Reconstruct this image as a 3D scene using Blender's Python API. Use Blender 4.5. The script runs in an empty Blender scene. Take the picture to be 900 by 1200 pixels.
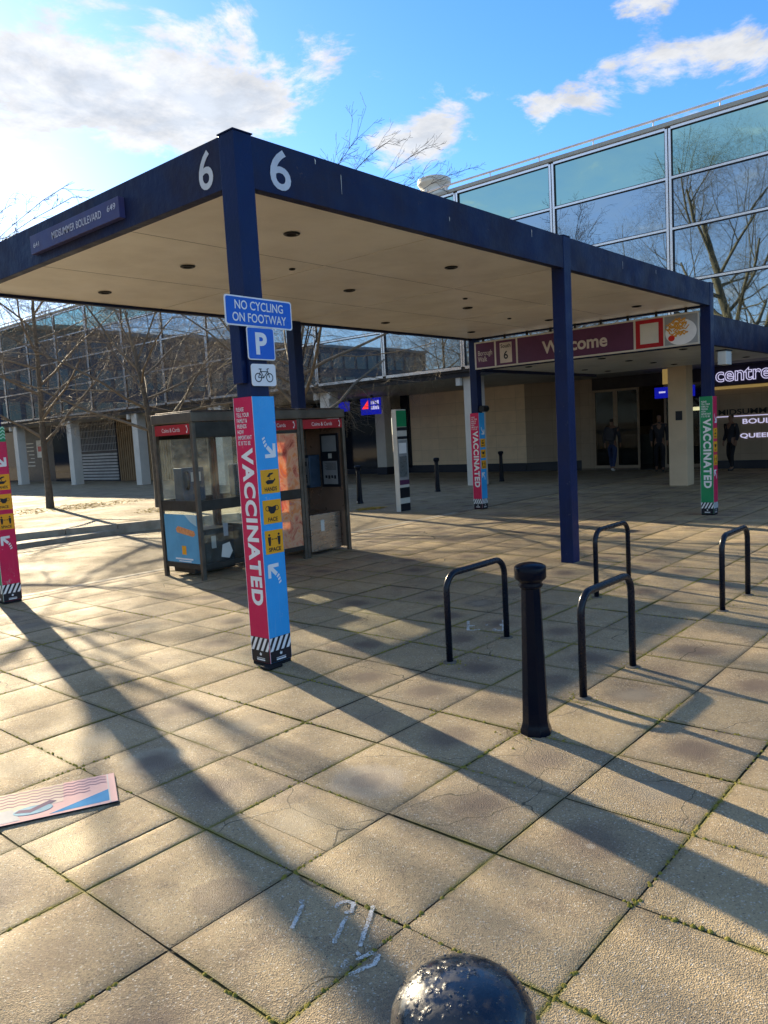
import bpy, bmesh, math, random
from mathutils import Vector, Matrix, noise as mnoise
random.seed(7)
R = math.radians
sc = bpy.context.scene
col = sc.collection
PI = math.pi

# ------------------------------------------------------------------ materials
def new_mat(name):
    m = bpy.data.materials.new(name); m.use_nodes = True
    nt = m.node_tree; nt.nodes.clear()
    out = nt.nodes.new('ShaderNodeOutputMaterial')
    return m, nt, out
class NT:
    def __init__(s, nt): s.nt = nt
    def n(s, t, **kw):
        nd = s.nt.nodes.new(t)
        for k, v in kw.items():
            if k.startswith('i_'): nd.inputs[k[2:].replace('_', ' ')].default_value = v
            else: setattr(nd, k, v)
        return nd
    def l(s, a, b): s.nt.links.new(a, b)
    def math(s, op, a, b=None, c=None, clamp=False):
        nd = s.nt.nodes.new('ShaderNodeMath'); nd.operation = op; nd.use_clamp = clamp
        for i, v in enumerate((a, b, c)):
            if v is None: continue
            if isinstance(v, (int, float)): nd.inputs[i].default_value = v
            else: s.l(v, nd.inputs[i])
        return nd.outputs[0]
    def mix(s, fac, a, b):
        nd = s.nt.nodes.new('ShaderNodeMix'); nd.data_type = 'RGBA'
        for sock, v in ((nd.inputs[0], fac), (nd.inputs[6], a), (nd.inputs[7], b)):
            if isinstance(v, (int, float)): sock.default_value = v
            elif isinstance(v, tuple): sock.default_value = (*v[:3], 1)
            else: s.l(v, sock)
        return nd.outputs[2]
    def ramp(s, v, lo, hi, a=0.0, b=1.0):
        nd = s.nt.nodes.new('ShaderNodeMapRange'); nd.interpolation_type = 'SMOOTHSTEP'
        s.l(v, nd.inputs[0])
        for i, x in enumerate((lo, hi, a, b)): nd.inputs[i + 1].default_value = x
        return nd.outputs[0]
    def noise(s, vec, scale, detail=4, rough=.55, dist=0):
        nd = s.nt.nodes.new('ShaderNodeTexNoise')
        nd.inputs['Scale'].default_value = scale; nd.inputs['Detail'].default_value = detail
        nd.inputs['Roughness'].default_value = rough; nd.inputs['Distortion'].default_value = dist
        if vec is not None: s.l(vec, nd.inputs['Vector'])
        return nd.outputs['Fac']
def pbr(name, c, rough=.5, metal=0, spec=.3, c2=None, nscale=3, bump=0, bscale=40, coat=0, emit=None, estr=0, chips=None, stretch=None):
    """painted / plain surface with procedural mottling and fine bump"""
    m, nt, out = new_mat(name); N = NT(nt)
    b = N.n('ShaderNodeBsdfPrincipled'); N.l(b.outputs[0], out.inputs[0])
    geo = N.n('ShaderNodeNewGeometry'); pos = geo.outputs['Position']
    if stretch:
        mp = N.n('ShaderNodeMapping'); mp.inputs['Scale'].default_value = stretch; N.l(pos, mp.inputs[0]); pos = mp.outputs[0]
    if c2 is None: c2 = tuple(x * .8 for x in c)
    f = N.ramp(N.noise(pos, nscale, 5, .6), .35, .7)
    cc_ = N.mix(f, tuple(c), tuple(c2))
    if chips:
        cn = N.math('ADD', N.math('MULTIPLY', N.noise(pos, 55, 4, .7), .5), N.math('MULTIPLY', N.noise(pos, 7, 3), .5))
        cc_ = N.mix(N.ramp(cn, .635, .65, 0, .8), cc_, chips)
        zs = N.n('ShaderNodeMapping'); zs.inputs['Scale'].default_value = (30, 30, 1.2); N.l(geo.outputs['Position'], zs.inputs[0])
        cc_ = N.mix(N.ramp(N.noise(zs.outputs[0], 1, 3, .6), .6, .75, 0, .25), cc_, tuple(x * .5 + .5 * y for x, y in zip(chips, c)))
    N.l(cc_, b.inputs['Base Color'])
    rr = N.ramp(N.noise(pos, nscale * 2.3, 3), .3, .7, rough * .85, min(1, rough * 1.15))
    N.l(rr, b.inputs['Roughness'])
    b.inputs['Metallic'].default_value = metal
    b.inputs['Specular IOR Level'].default_value = spec
    b.inputs['Coat Weight'].default_value = coat
    if bump:
        bp = N.n('ShaderNodeBump'); bp.inputs['Strength'].default_value = bump; bp.inputs['Distance'].default_value = .01
        N.l(N.noise(pos, bscale, 3), bp.inputs['Height']); N.l(bp.outputs[0], b.inputs['Normal'])
    if emit:
        b.inputs['Emission Color'].default_value = (*emit, 1); b.inputs['Emission Strength'].default_value = estr
    return m

SP = .556; SX0 = -1.18; SY0 = -2.70     # paving grid
def paving(name, cA, cB, cC, joints=True, patches=()):
    m, nt, out = new_mat(name); N = NT(nt)
    b = N.n('ShaderNodeBsdfPrincipled'); N.l(b.outputs[0], out.inputs[0])
    geo = N.n('ShaderNodeNewGeometry'); pos = geo.outputs['Position']
    sep = N.n('ShaderNodeSeparateXYZ'); N.l(pos, sep.inputs[0])
    u = N.math('DIVIDE', N.math('SUBTRACT', sep.outputs[0], SX0), SP)
    v = N.math('DIVIDE', N.math('SUBTRACT', sep.outputs[1], SY0), SP)
    cmb = N.n('ShaderNodeCombineXYZ'); N.l(N.math('FLOOR', u), cmb.inputs[0]); N.l(N.math('FLOOR', v), cmb.inputs[1])
    wn = N.n('ShaderNodeTexWhiteNoise', noise_dimensions='2D'); N.l(cmb.outputs[0], wn.inputs['Vector'])
    big = N.noise(pos, 1.1, 4, .6)
    med = N.noise(pos, 6, 5, .65)
    c = N.mix(N.ramp(big, .35, .68), cA, cB)
    c = N.mix(N.math('MULTIPLY', wn.outputs[0], .55), c, cC)
    c = N.mix(N.ramp(med, .45, .75, 0, .5), c, tuple(x * .55 for x in cA))
    c = N.mix(N.ramp(N.noise(pos, 2.6, 5, .62, .6), .54, .72, 0, .7), c, (.125, .092, .07))
    c = N.mix(N.ramp(N.noise(pos, .8, 3, .5), .5, .7, 0, .2), c, (.22, .18, .08))
    # aggregate
    vo = N.n('ShaderNodeTexVoronoi'); vo.inputs['Scale'].default_value = 185; N.l(pos, vo.inputs['Vector'])
    sp = N.n('ShaderNodeSeparateColor'); N.l(vo.outputs['Color'], sp.inputs[0])
    agg = sp.outputs[0]
    c = N.mix(N.ramp(agg, .0, 1, 0, .35), c, tuple(min(1, x * 1.5) for x in cA))
    c = N.mix(N.ramp(agg, .93, .97, 0, .55), c, (.62, .60, .55))
    c = N.mix(N.ramp(sp.outputs[1], .9, .95, 0, .6), c, (.08, .065, .05))
    for (px, py, rad, pc, amt) in patches:
        dx = N.math('SUBTRACT', sep.outputs[0], px); dy = N.math('SUBTRACT', sep.outputs[1], py)
        d = N.math('SQRT', N.math('ADD', N.math('MULTIPLY', dx, dx), N.math('MULTIPLY', dy, dy)))
        d = N.math('ADD', d, N.math('MULTIPLY', N.math('SUBTRACT', med, .5), .12))
        c = N.mix(N.ramp(d, rad * .75, rad * 1.1, amt, 0), c, pc)
    if joints:
        cu_ = N.math('SUBTRACT', N.math('FRACT', u), .5); cv_ = N.math('SUBTRACT', N.math('FRACT', v), .5)
        rd_ = N.math('SQRT', N.math('ADD', N.math('MULTIPLY', cu_, cu_), N.math('MULTIPLY', cv_, cv_)))
        rd_ = N.math('ADD', rd_, N.math('MULTIPLY', N.math('SUBTRACT', N.noise(pos, 4, 3), .5), .5))
        wc = N.n('ShaderNodeSeparateColor'); N.l(wn.outputs['Color'], wc.inputs[0])
        c = N.mix(N.math('MULTIPLY', N.ramp(rd_, .05, .38, .85, 0), N.ramp(wc.outputs[0], .4, .7)), c, (.135, .098, .078))
        c = N.mix(N.math('MULTIPLY', N.ramp(rd_, .02, .3, .5, 0), N.ramp(wc.outputs[1], .75, .9)), c, (.42, .36, .26))
        vk = N.n('ShaderNodeTexVoronoi', feature='DISTANCE_TO_EDGE'); vk.inputs['Scale'].default_value = 1.25
        dsn = N.n('ShaderNodeTexNoise'); dsn.inputs['Scale'].default_value = 5; N.l(pos, dsn.inputs['Vector'])
        va = N.n('ShaderNodeVectorMath', operation='MULTIPLY_ADD'); N.l(dsn.outputs['Color'], va.inputs[0]); va.inputs[1].default_value = (.22, .22, 0); N.l(pos, va.inputs[2]); N.l(va.outputs[0], vk.inputs['Vector'])
        crk = N.math('MULTIPLY', N.ramp(vk.outputs['Distance'], .001, .0045, .85, 0), N.ramp(wc.outputs[2], .70, .72))
        c = N.mix(crk, c, (.045, .04, .02))
    # blackened chewing-gum like spots and lichen rings
    v2 = N.n('ShaderNodeTexVoronoi'); v2.inputs['Scale'].default_value = 2.2; N.l(pos, v2.inputs['Vector'])
    gm = N.ramp(v2.outputs['Distance'], .035, .05, .45, 0)
    c = N.mix(gm, c, (.42, .39, .33))
    # moss and dirt creeping in from the joints
    if joints:
        fu = N.math('FRACT', u); fv = N.math('FRACT', v)
        du = N.math('MINIMUM', fu, N.math('SUBTRACT', 1, fu)); dv = N.math('MINIMUM', fv, N.math('SUBTRACT', 1, fv))
        de = N.math('MULTIPLY', N.math('MINIMUM', du, dv), SP)
        wob = N.math('MULTIPLY', N.math('SUBTRACT', N.noise(pos, 30, 4, .7), .5), .035)
        de = N.math('ADD', de, wob)
        dirt = N.ramp(de, .002, .04, .42, 0)
        c = N.mix(dirt, c, (.10, .085, .05))
        ms = N.math('MULTIPLY', N.ramp(de, .0, .02, 1, 0), N.ramp(N.noise(pos, 1.7, 3, .6), .42, .6))
        c = N.mix(ms, c, (.22, .19, .035))
    N.l(c, b.inputs['Base Color'])
    b.inputs['Roughness'].default_value = .78
    N.l(N.ramp(big, .3, .7, .62, .88), b.inputs['Roughness'])
    b.inputs['Specular IOR Level'].default_value = .42 if name == 'paving_slab' else .12
    hgt = N.math('ADD', N.math('MULTIPLY', vo.outputs['Distance'], 1.2), N.math('MULTIPLY', N.noise(pos, 260, 3, .7), .9))
    hgt = N.math('ADD', hgt, N.math('MULTIPLY', med, .8))
    hgt = N.math('ADD', hgt, N.math('MULTIPLY', big, 6.0))
    bp = N.n('ShaderNodeBump'); bp.inputs['Strength'].default_value = .8; bp.inputs['Distance'].default_value = .0042
    N.l(hgt, bp.inputs['Height']); N.l(bp.outputs[0], b.inputs['Normal'])
    return m

def glass(name, tint=(.86, .92, .9), dirt=.18, dirtc=(.5, .52, .5), rough=.02, refl=.12):
    m, nt, out = new_mat(name); N = NT(nt)
    tr = N.n('ShaderNodeBsdfTransparent'); tr.inputs[0].default_value = (*tint, 1)
    gl = N.n('ShaderNodeBsdfGlossy'); gl.inputs['Roughness'].default_value = rough
    df = N.n('ShaderNodeBsdfDiffuse'); df.inputs[0].default_value = (*dirtc, 1)
    tl = N.n('ShaderNodeBsdfTranslucent'); tl.inputs[0].default_value = (*dirtc, 1)
    ad = N.n('ShaderNodeMixShader'); ad.inputs[0].default_value = .5; N.l(df.outputs[0], ad.inputs[1]); N.l(tl.outputs[0], ad.inputs[2])
    lw = N.n('ShaderNodeLayerWeight'); lw.inputs[0].default_value = refl
    m1 = N.n('ShaderNodeMixShader'); N.l(lw.outputs['Fresnel'], m1.inputs[0]); N.l(tr.outputs[0], m1.inputs[1]); N.l(gl.outputs[0], m1.inputs[2])
    m2 = N.n('ShaderNodeMixShader')
    geo = N.n('ShaderNodeNewGeometry')
    d = N.ramp(N.noise(geo.outputs['Position'], 7, 6, .7), .35, .75, dirt * .4, dirt * 1.9)
    N.l(d, m2.inputs[0]); N.l(m1.outputs[0], m2.inputs[1]); N.l(ad.outputs[0], m2.inputs[2])
    N.l(m2.outputs[0], out.inputs[0])
    return m

def mirror_glass(name, c, rough=.015, wav=.02, rand=.2):
    """reflective curtain-wall glass: tinted, slightly wavy"""
    m, nt, out = new_mat(name); N = NT(nt)
    b = N.n('ShaderNodeBsdfPrincipled'); N.l(b.outputs[0], out.inputs[0])
    oi = N.n('ShaderNodeObjectInfo')
    f = N.math('MULTIPLY', oi.outputs['Random'], rand)
    N.l(N.mix(f, tuple(c), tuple(x * .6 for x in c)), b.inputs['Base Color'])
    b.inputs['Metallic'].default_value = 1; b.inputs['Roughness'].default_value = rough
    geo = N.n('ShaderNodeNewGeometry')
    bp = N.n('ShaderNodeBump'); bp.inputs['Strength'].default_value = wav; bp.inputs['Distance'].default_value = .05
    N.l(N.noise(geo.outputs['Position'], .9, 1), bp.inputs['Height']); N.l(bp.outputs[0], b.inputs['Normal'])
    return m

def noisy_print(name, cols, scale=9):
    """blotchy printed picture on a backlit film"""
    m, nt, out = new_mat(name); N = NT(nt)
    b = N.n('ShaderNodeBsdfPrincipled'); N.l(b.outputs[0], out.inputs[0])
    geo = N.n('ShaderNodeNewGeometry')
    f = N.noise(geo.outputs['Position'], scale, 4, .6, 1.2)
    cr = N.n('ShaderNodeValToRGB'); N.l(f, cr.inputs[0])
    e = cr.color_ramp.elements
    while len(e) < len(cols): e.new(.5)
    for i, c in enumerate(cols): e[i].position = .3 + .42 * i / (len(cols) - 1); e[i].color = (*c, 1)
    N.l(cr.outputs[0], b.inputs['Base Color']); b.inputs['Roughness'].default_value = .25
    tl = N.n('ShaderNodeBsdfTranslucent'); N.l(cr.outputs[0], tl.inputs[0])
    mx = N.n('ShaderNodeMixShader'); mx.inputs[0].default_value = .45
    N.l(b.outputs[0], mx.inputs[1]); N.l(tl.outputs[0], mx.inputs[2]); N.l(mx.outputs[0], out.inputs[0])
    return m

def stone_wall(name, cA, cB, wx=.9, wz=.45, axis='y'):
    m, nt, out = new_mat(name); N = NT(nt)
    b = N.n('ShaderNodeBsdfPrincipled'); N.l(b.outputs[0], out.inputs[0])
    geo = N.n('ShaderNodeNewGeometry'); pos = geo.outputs['Position']
    sep = N.n('ShaderNodeSeparateXYZ'); N.l(pos, sep.inputs[0])
    u = N.math('DIVIDE', sep.outputs[1], wx); v = N.math('DIVIDE', sep.outputs[2], wz)
    cmb = N.n('ShaderNodeCombineXYZ'); N.l(N.math('FLOOR', u), cmb.inputs[0]); N.l(N.math('FLOOR', v), cmb.inputs[1])
    wn = N.n('ShaderNodeTexWhiteNoise', noise_dimensions='2D'); N.l(cmb.outputs[0], wn.inputs['Vector'])
    c = N.mix(N.math('MULTIPLY', wn.outputs[0], .8), cA, cB)
    c = N.mix(N.ramp(N.noise(pos, 3, 5, .6), .4, .7, 0, .4), c, tuple(x * .75 for x in cA))
    fu = N.math('FRACT', u); fv = N.math('FRACT', v)
    ju = N.math('MULTIPLY', N.math('MINIMUM', fu, N.math('SUBTRACT', 1, fu)), wx)
    jv = N.math('MULTIPLY', N.math('MINIMUM', fv, N.math('SUBTRACT', 1, fv)), wz)
    j = N.ramp(N.math('MINIMUM', ju, jv), .003, .008, .5, 0)
    c = N.mix(j, c, tuple(x * .4 for x in cA))
    N.l(c, b.inputs['Base Color']); b.inputs['Roughness'].default_value = .55
    return m

M = {}
M['paving'] = paving('paving_slab', (.415, .315, .18), (.265, .205, .128), (.175, .14, .105),
    patches=[(-1.45, -.73, .17, (.52, .46, .34), .5), (.29, 3.23, .2, (.60, .53, .40), .6), (-1.0, -1.86, .2, (.40, .35, .29), .5), (-1.0, -1.86, .09, (.22, .18, .15), .55),
             (-2.0, -2.05, .13, (.13, .1, .08), .55), (-1.3, -1.6, .15, (.2, .16, .13), .4), (-.75, -.75, .12, (.16, .13, .1), .45)])
M['far_paving'] = paving('far_paving', (.28, .235, .165), (.235, .195, .14), (.20, .17, .125))
M['road'] = paving('road_surface', (.25, .205, .135), (.19, .155, .105), (.22, .18, .12), joints=False)
def moss_mat():
    m, nt, out = new_mat('joint_moss'); N = NT(nt)
    b = N.n('ShaderNodeBsdfPrincipled'); N.l(b.outputs[0], out.inputs[0])
    geo = N.n('ShaderNodeNewGeometry'); pos = geo.outputs['Position']
    c = N.mix(N.ramp(N.noise(pos, 1.7, 3, .6), .42, .6), (.035, .028, .018), (.19, .17, .03))
    c = N.mix(N.ramp(N.noise(pos, 60, 3), .4, .7, 0, .7), c, (.05, .05, .012))
    N.l(c, b.inputs['Base Color']); b.inputs['Roughness'].default_value = .95
    bp = N.n('ShaderNodeBump'); bp.inputs['Strength'].default_value = 1; bp.inputs['Distance'].default_value = .006
    N.l(N.noise(pos, 150, 3), bp.inputs['Height']); N.l(bp.outputs[0], b.inputs['Normal'])
    return m
M['joint'] = moss_mat()
M['moss'] = pbr('moss_tuft', (.22, .21, .035), .95, c2=(.34, .29, .05), nscale=20, bump=1, bscale=200)
M['navy'] = pbr('navy_paint', (.003, .014, .075), .4, c2=(.004, .012, .055), nscale=2.2, bump=.25, bscale=35, spec=.22, chips=(.10, .10, .13))
M['navyf'] = pbr('navy_fascia_paint', (.005, .015, .064), .5, c2=(.015, .014, .036), nscale=1.6, bump=.5, bscale=16, spec=.22, chips=(.07, .05, .06))
M['soffit'] = pbr('soffit_board', (.80, .74, .63), .38, c2=(.68, .62, .52), nscale=1.3, bump=.10, bscale=4, spec=.5)
M['soffit2'] = pbr('grey_soffit', (.42, .40, .36), .7, c2=(.36, .34, .31), nscale=1.2)
M['darkmet'] = pbr('dark_metal', (.02, .02, .022), .45, metal=.3)
M['black'] = pbr('black_paint', (.008, .010, .016), .22, c2=(.014, .016, .02), nscale=9, bump=.12, bscale=120, spec=.6, coat=.25)
M['bollard'] = pbr('bollard_black_paint', (.002, .004, .012), .22, c2=(.003, .006, .013), nscale=9, bump=.12, bscale=60, spec=.12, coat=0)
M['stand'] = pbr('stand_black_coating', (.003, .006, .015), .28, c2=(.005, .008, .018), nscale=9, spec=.3, coat=0)
M['rubber'] = pbr('rubber', (.012, .012, .015), .8)
M['white'] = pbr('white_print', (.80, .80, .80), .4, c2=(.74, .74, .75), nscale=5)
M['greywhite'] = pbr('numeral_white', (.60, .63, .68), .5, c2=(.52, .55, .60), nscale=7)
M['offwhite'] = pbr('off_white', (.62, .60, .54), .6, c2=(.5, .48, .44), nscale=2)
M['crimson'] = pbr('crimson_vinyl', (.62, .012, .085), .34, c2=(.54, .010, .075), nscale=3, bump=.5, bscale=7, chips=(.5, .3, .32))
M['blue'] = pbr('bright_blue_vinyl', (.035, .36, .78), .32, c2=(.03, .32, .71), nscale=3, bump=.5, bscale=7, chips=(.4, .5, .6))
M['green'] = pbr('green_vinyl', (.012, .26, .10), .38, c2=(.01, .22, .085), nscale=3)
M['mint'] = pbr('mint_print', (.45, .72, .60), .4)
M['orange'] = pbr('amber_vinyl', (.85, .38, .012), .38, c2=(.78, .34, .012), nscale=3)
M['ink'] = pbr('black_ink', (.012, .014, .022), .4)
M['signblue'] = pbr('road_sign_blue', (.004, .11, .56), .3, c2=(.004, .10, .5), nscale=3)
M['signgrey'] = pbr('sign_plate_grey', (.30, .31, .32), .5)
M['purple'] = pbr('plum_panel', (.105, .028, .085), .4, c2=(.09, .024, .075), nscale=3)
M['purple2'] = pbr('cream_letters', (.62, .55, .50), .45)
M['plate'] = pbr('name_plate', (.045, .05, .16), .4, c2=(.06, .055, .14), nscale=4)
M['platetext'] = pbr('worn_letters', (.62, .64, .74), .6, c2=(.38, .40, .52), nscale=30)
M['red'] = pbr('red_panel', (.42, .008, .02), .35)
M['brightred'] = pbr('bright_red', (.62, .02, .015), .5)
M['fries'] = pbr('chips_yellow', (.72, .36, .05), .6, c2=(.55, .22, .03), nscale=40)
M['steel'] = pbr('weathered_steel', (.13, .11, .09), .42, metal=.6, c2=(.085, .07, .058), nscale=6, bump=.05, bscale=90)
M['darksteel'] = pbr('dark_steel', (.05, .048, .045), .42, metal=.6, c2=(.035, .033, .03), nscale=6)
M['bsteel'] = pbr('brushed_cabinet_steel', (.40, .34, .29), .3, metal=.85, c2=(.30, .25, .21), nscale=3, stretch=(1, 1, 6))
M['brownpanel'] = pbr('brown_back_panel', (.34, .23, .17), .3, metal=.5, c2=(.26, .17, .125), nscale=2)
M['phone'] = pbr('phone_blue_grey', (.05, .08, .13), .35, metal=.3, c2=(.035, .06, .09), nscale=8)
M['kglass'] = glass('kiosk_glass', (.96, .98, .97), .05, (.6, .62, .6), refl=.08)
M['poster'] = noisy_print('pink_poster', [(.55, .10, .06), (.90, .36, .22), (.95, .62, .38), (.95, .38, .12), (.60, .35, .45)], 5)
M['posterblue'] = pbr('slate_blue_poster', (.10, .36, .58), .35, c2=(.08, .30, .50), nscale=4)
M['bread'] = pbr('bread_orange', (.75, .32, .12), .5, c2=(.6, .22, .08), nscale=30)
M['frame'] = pbr('pale_window_frame', (1, .90, .87), .2, c2=(.96, .86, .83), nscale=2, metal=.9)
M['gasket'] = pbr('gasket_black', (.02, .02, .025), .6)
M['teal'] = mirror_glass('teal_reflective_glass', (.43, .64, .59), wav=.010)
M['bglass'] = mirror_glass('blue_reflective_glass', (.43, .51, .59), wav=.014, rand=.25)
M['dglass'] = pbr('dark_shop_glass', (.006, .010, .022), .06, c2=(.004, .008, .016), spec=.8)
M['concrete'] = pbr('concrete_column', (.46, .44, .39), .7, c2=(.39, .37, .33), nscale=1.5, bump=.1)
M['ccol'] = pbr('pale_column', (.60, .56, .50), .6, c2=(.52, .49, .44), nscale=1.5)
M['beigecol'] = pbr('beige_column', (.66, .49, .32), .6, c2=(.58, .43, .28), nscale=1.5)
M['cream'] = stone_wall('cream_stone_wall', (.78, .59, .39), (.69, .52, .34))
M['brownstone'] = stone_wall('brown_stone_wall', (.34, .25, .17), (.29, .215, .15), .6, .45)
M['plinth'] = pbr('dark_plinth', (.02, .022, .035), .4)
M['roofing'] = pbr('roof_membrane', (.25, .25, .24), .9)
M['rail'] = pbr('pale_rail', (.80, .74, .74), .5)
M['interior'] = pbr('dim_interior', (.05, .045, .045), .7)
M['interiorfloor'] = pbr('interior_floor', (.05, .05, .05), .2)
M['warm'] = pbr('warm_lit_panel', (.6, .5, .3), .5, emit=(1, .8, .45), estr=.9)
M['neonblue'] = pbr('blue_lit_sign', (.0, .01, .4), .4, emit=(.01, .02, 1), estr=.09)
M['neonwhite'] = pbr('lit_white_letter', (.7, .7, .9), .4, emit=(.72, .68, 1), estr=.22)
M['ledred'] = pbr('lit_red', (.6, .02, .02), .4, emit=(1, .03, .03), estr=.5)
M['indigo'] = pbr('indigo_band', (.02, .016, .06), .35)
M['gold'] = pbr('amber_lit_strip', (.4, .28, .08), .5, emit=(.9, .6, .2), estr=.08)
M['slat'] = pbr('grey_slat', (.40, .40, .40), .5)
M['timber'] = pbr('timber_slats', (.26, .17, .09), .7, c2=(.19, .12, .06), nscale=2, stretch=(6, 6, 1))
M['kerb'] = pbr('kerb_concrete', (.38, .34, .27), .8, c2=(.26, .23, .18), nscale=5, bump=.3)
M['darkpaver'] = pbr('dark_pavers', (.11, .10, .085), .85, c2=(.15, .13, .11), nscale=5, bump=.4)
def worn_spray():
    m, nt, out = new_mat('worn_spray_paint'); N = NT(nt)
    b = N.n('ShaderNodeBsdfDiffuse'); b.inputs[0].default_value = (.62, .62, .60, 1); tr = N.n('ShaderNodeBsdfTransparent'); mx = N.n('ShaderNodeMixShader')
    geo = N.n('ShaderNodeNewGeometry'); pos = geo.outputs['Position']
    f = N.math('ADD', N.math('MULTIPLY', N.noise(pos, 170, 3, .7), .6), N.math('MULTIPLY', N.noise(pos, 22, 3), .4))
    N.l(N.ramp(f, .42, .56, .12, .95), mx.inputs[0]); N.l(tr.outputs[0], mx.inputs[1]); N.l(b.outputs[0], mx.inputs[2]); N.l(mx.outputs[0], out.inputs[0])
    return m
M['spray'] = worn_spray()
M['bark'] = pbr('bark', (.10, .085, .065), .8, c2=(.06, .05, .04), nscale=12, bump=.8, bscale=60, spec=.5)
M['twig'] = pbr('twig_bark', (.21, .165, .115), .7, c2=(.12, .095, .065), nscale=9, spec=.25)
M['twigsilhouette'] = pbr('silhouette_twig_bark', (.05, .04, .035), .8, c2=(.04, .03, .025), nscale=9, spec=.1)  # upper twigs' silhouette against the bright sky, painted as a darker bark colour
M['mossbark'] = pbr('lichen_bark', (.13, .115, .06), .85, c2=(.07, .06, .04), nscale=4, bump=.6)
M['leaflitter'] = pbr('yellow_leaf_litter', (.50, .36, .06), .9, c2=(.34, .22, .05), nscale=9)
M['skin'] = pbr('skin', (.22, .12, .08), .6)
M['coatblack'] = pbr('dark_coat', (.022, .022, .03), .85)
M['coatgrey'] = pbr('charcoal_jacket', (.05, .05, .06), .85)
M['jeans'] = pbr('blue_jeans', (.02, .035, .10), .85)
M['darktrous'] = pbr('dark_trousers', (.012, .012, .016), .85)
M['shoe'] = pbr('white_trainer', (.6, .58, .55), .6)
M['shoedark'] = pbr('dark_shoe', (.03, .03, .03), .5)
M['hair'] = pbr('dark_hair', (.015, .012, .01), .6)
M['office'] = pbr('office_cladding', (.10, .10, .11), .7, c2=(.08, .08, .09))
M['boardpink'] = pbr('glare_paled_pink_print', (.74, .52, .48), .9, spec=0, c2=(.78, .53, .48), nscale=5)  # board print colours lightened to suggest sun glare; the surface itself stays matt
M['boardcream'] = pbr('glare_paled_cream_print', (.72, .62, .45), .9, spec=0, c2=(.8, .66, .55), nscale=3)
M['boardblue'] = pbr('glare_paled_blue_print', (.14, .36, .62), .9, spec=0)
M['boardwave'] = pbr('glare_paled_rose_waves', (.62, .40, .40), .9, spec=0)
M['boardpale'] = pbr('pale_blue_print', (.45, .62, .68), .9, spec=0)
M['boardgrey'] = pbr('grey_rose_print', (.34, .26, .30), .9, spec=0)
M['boardwhite'] = pbr('glare_paled_white_print', (.68, .66, .62), .9, spec=0)

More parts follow.
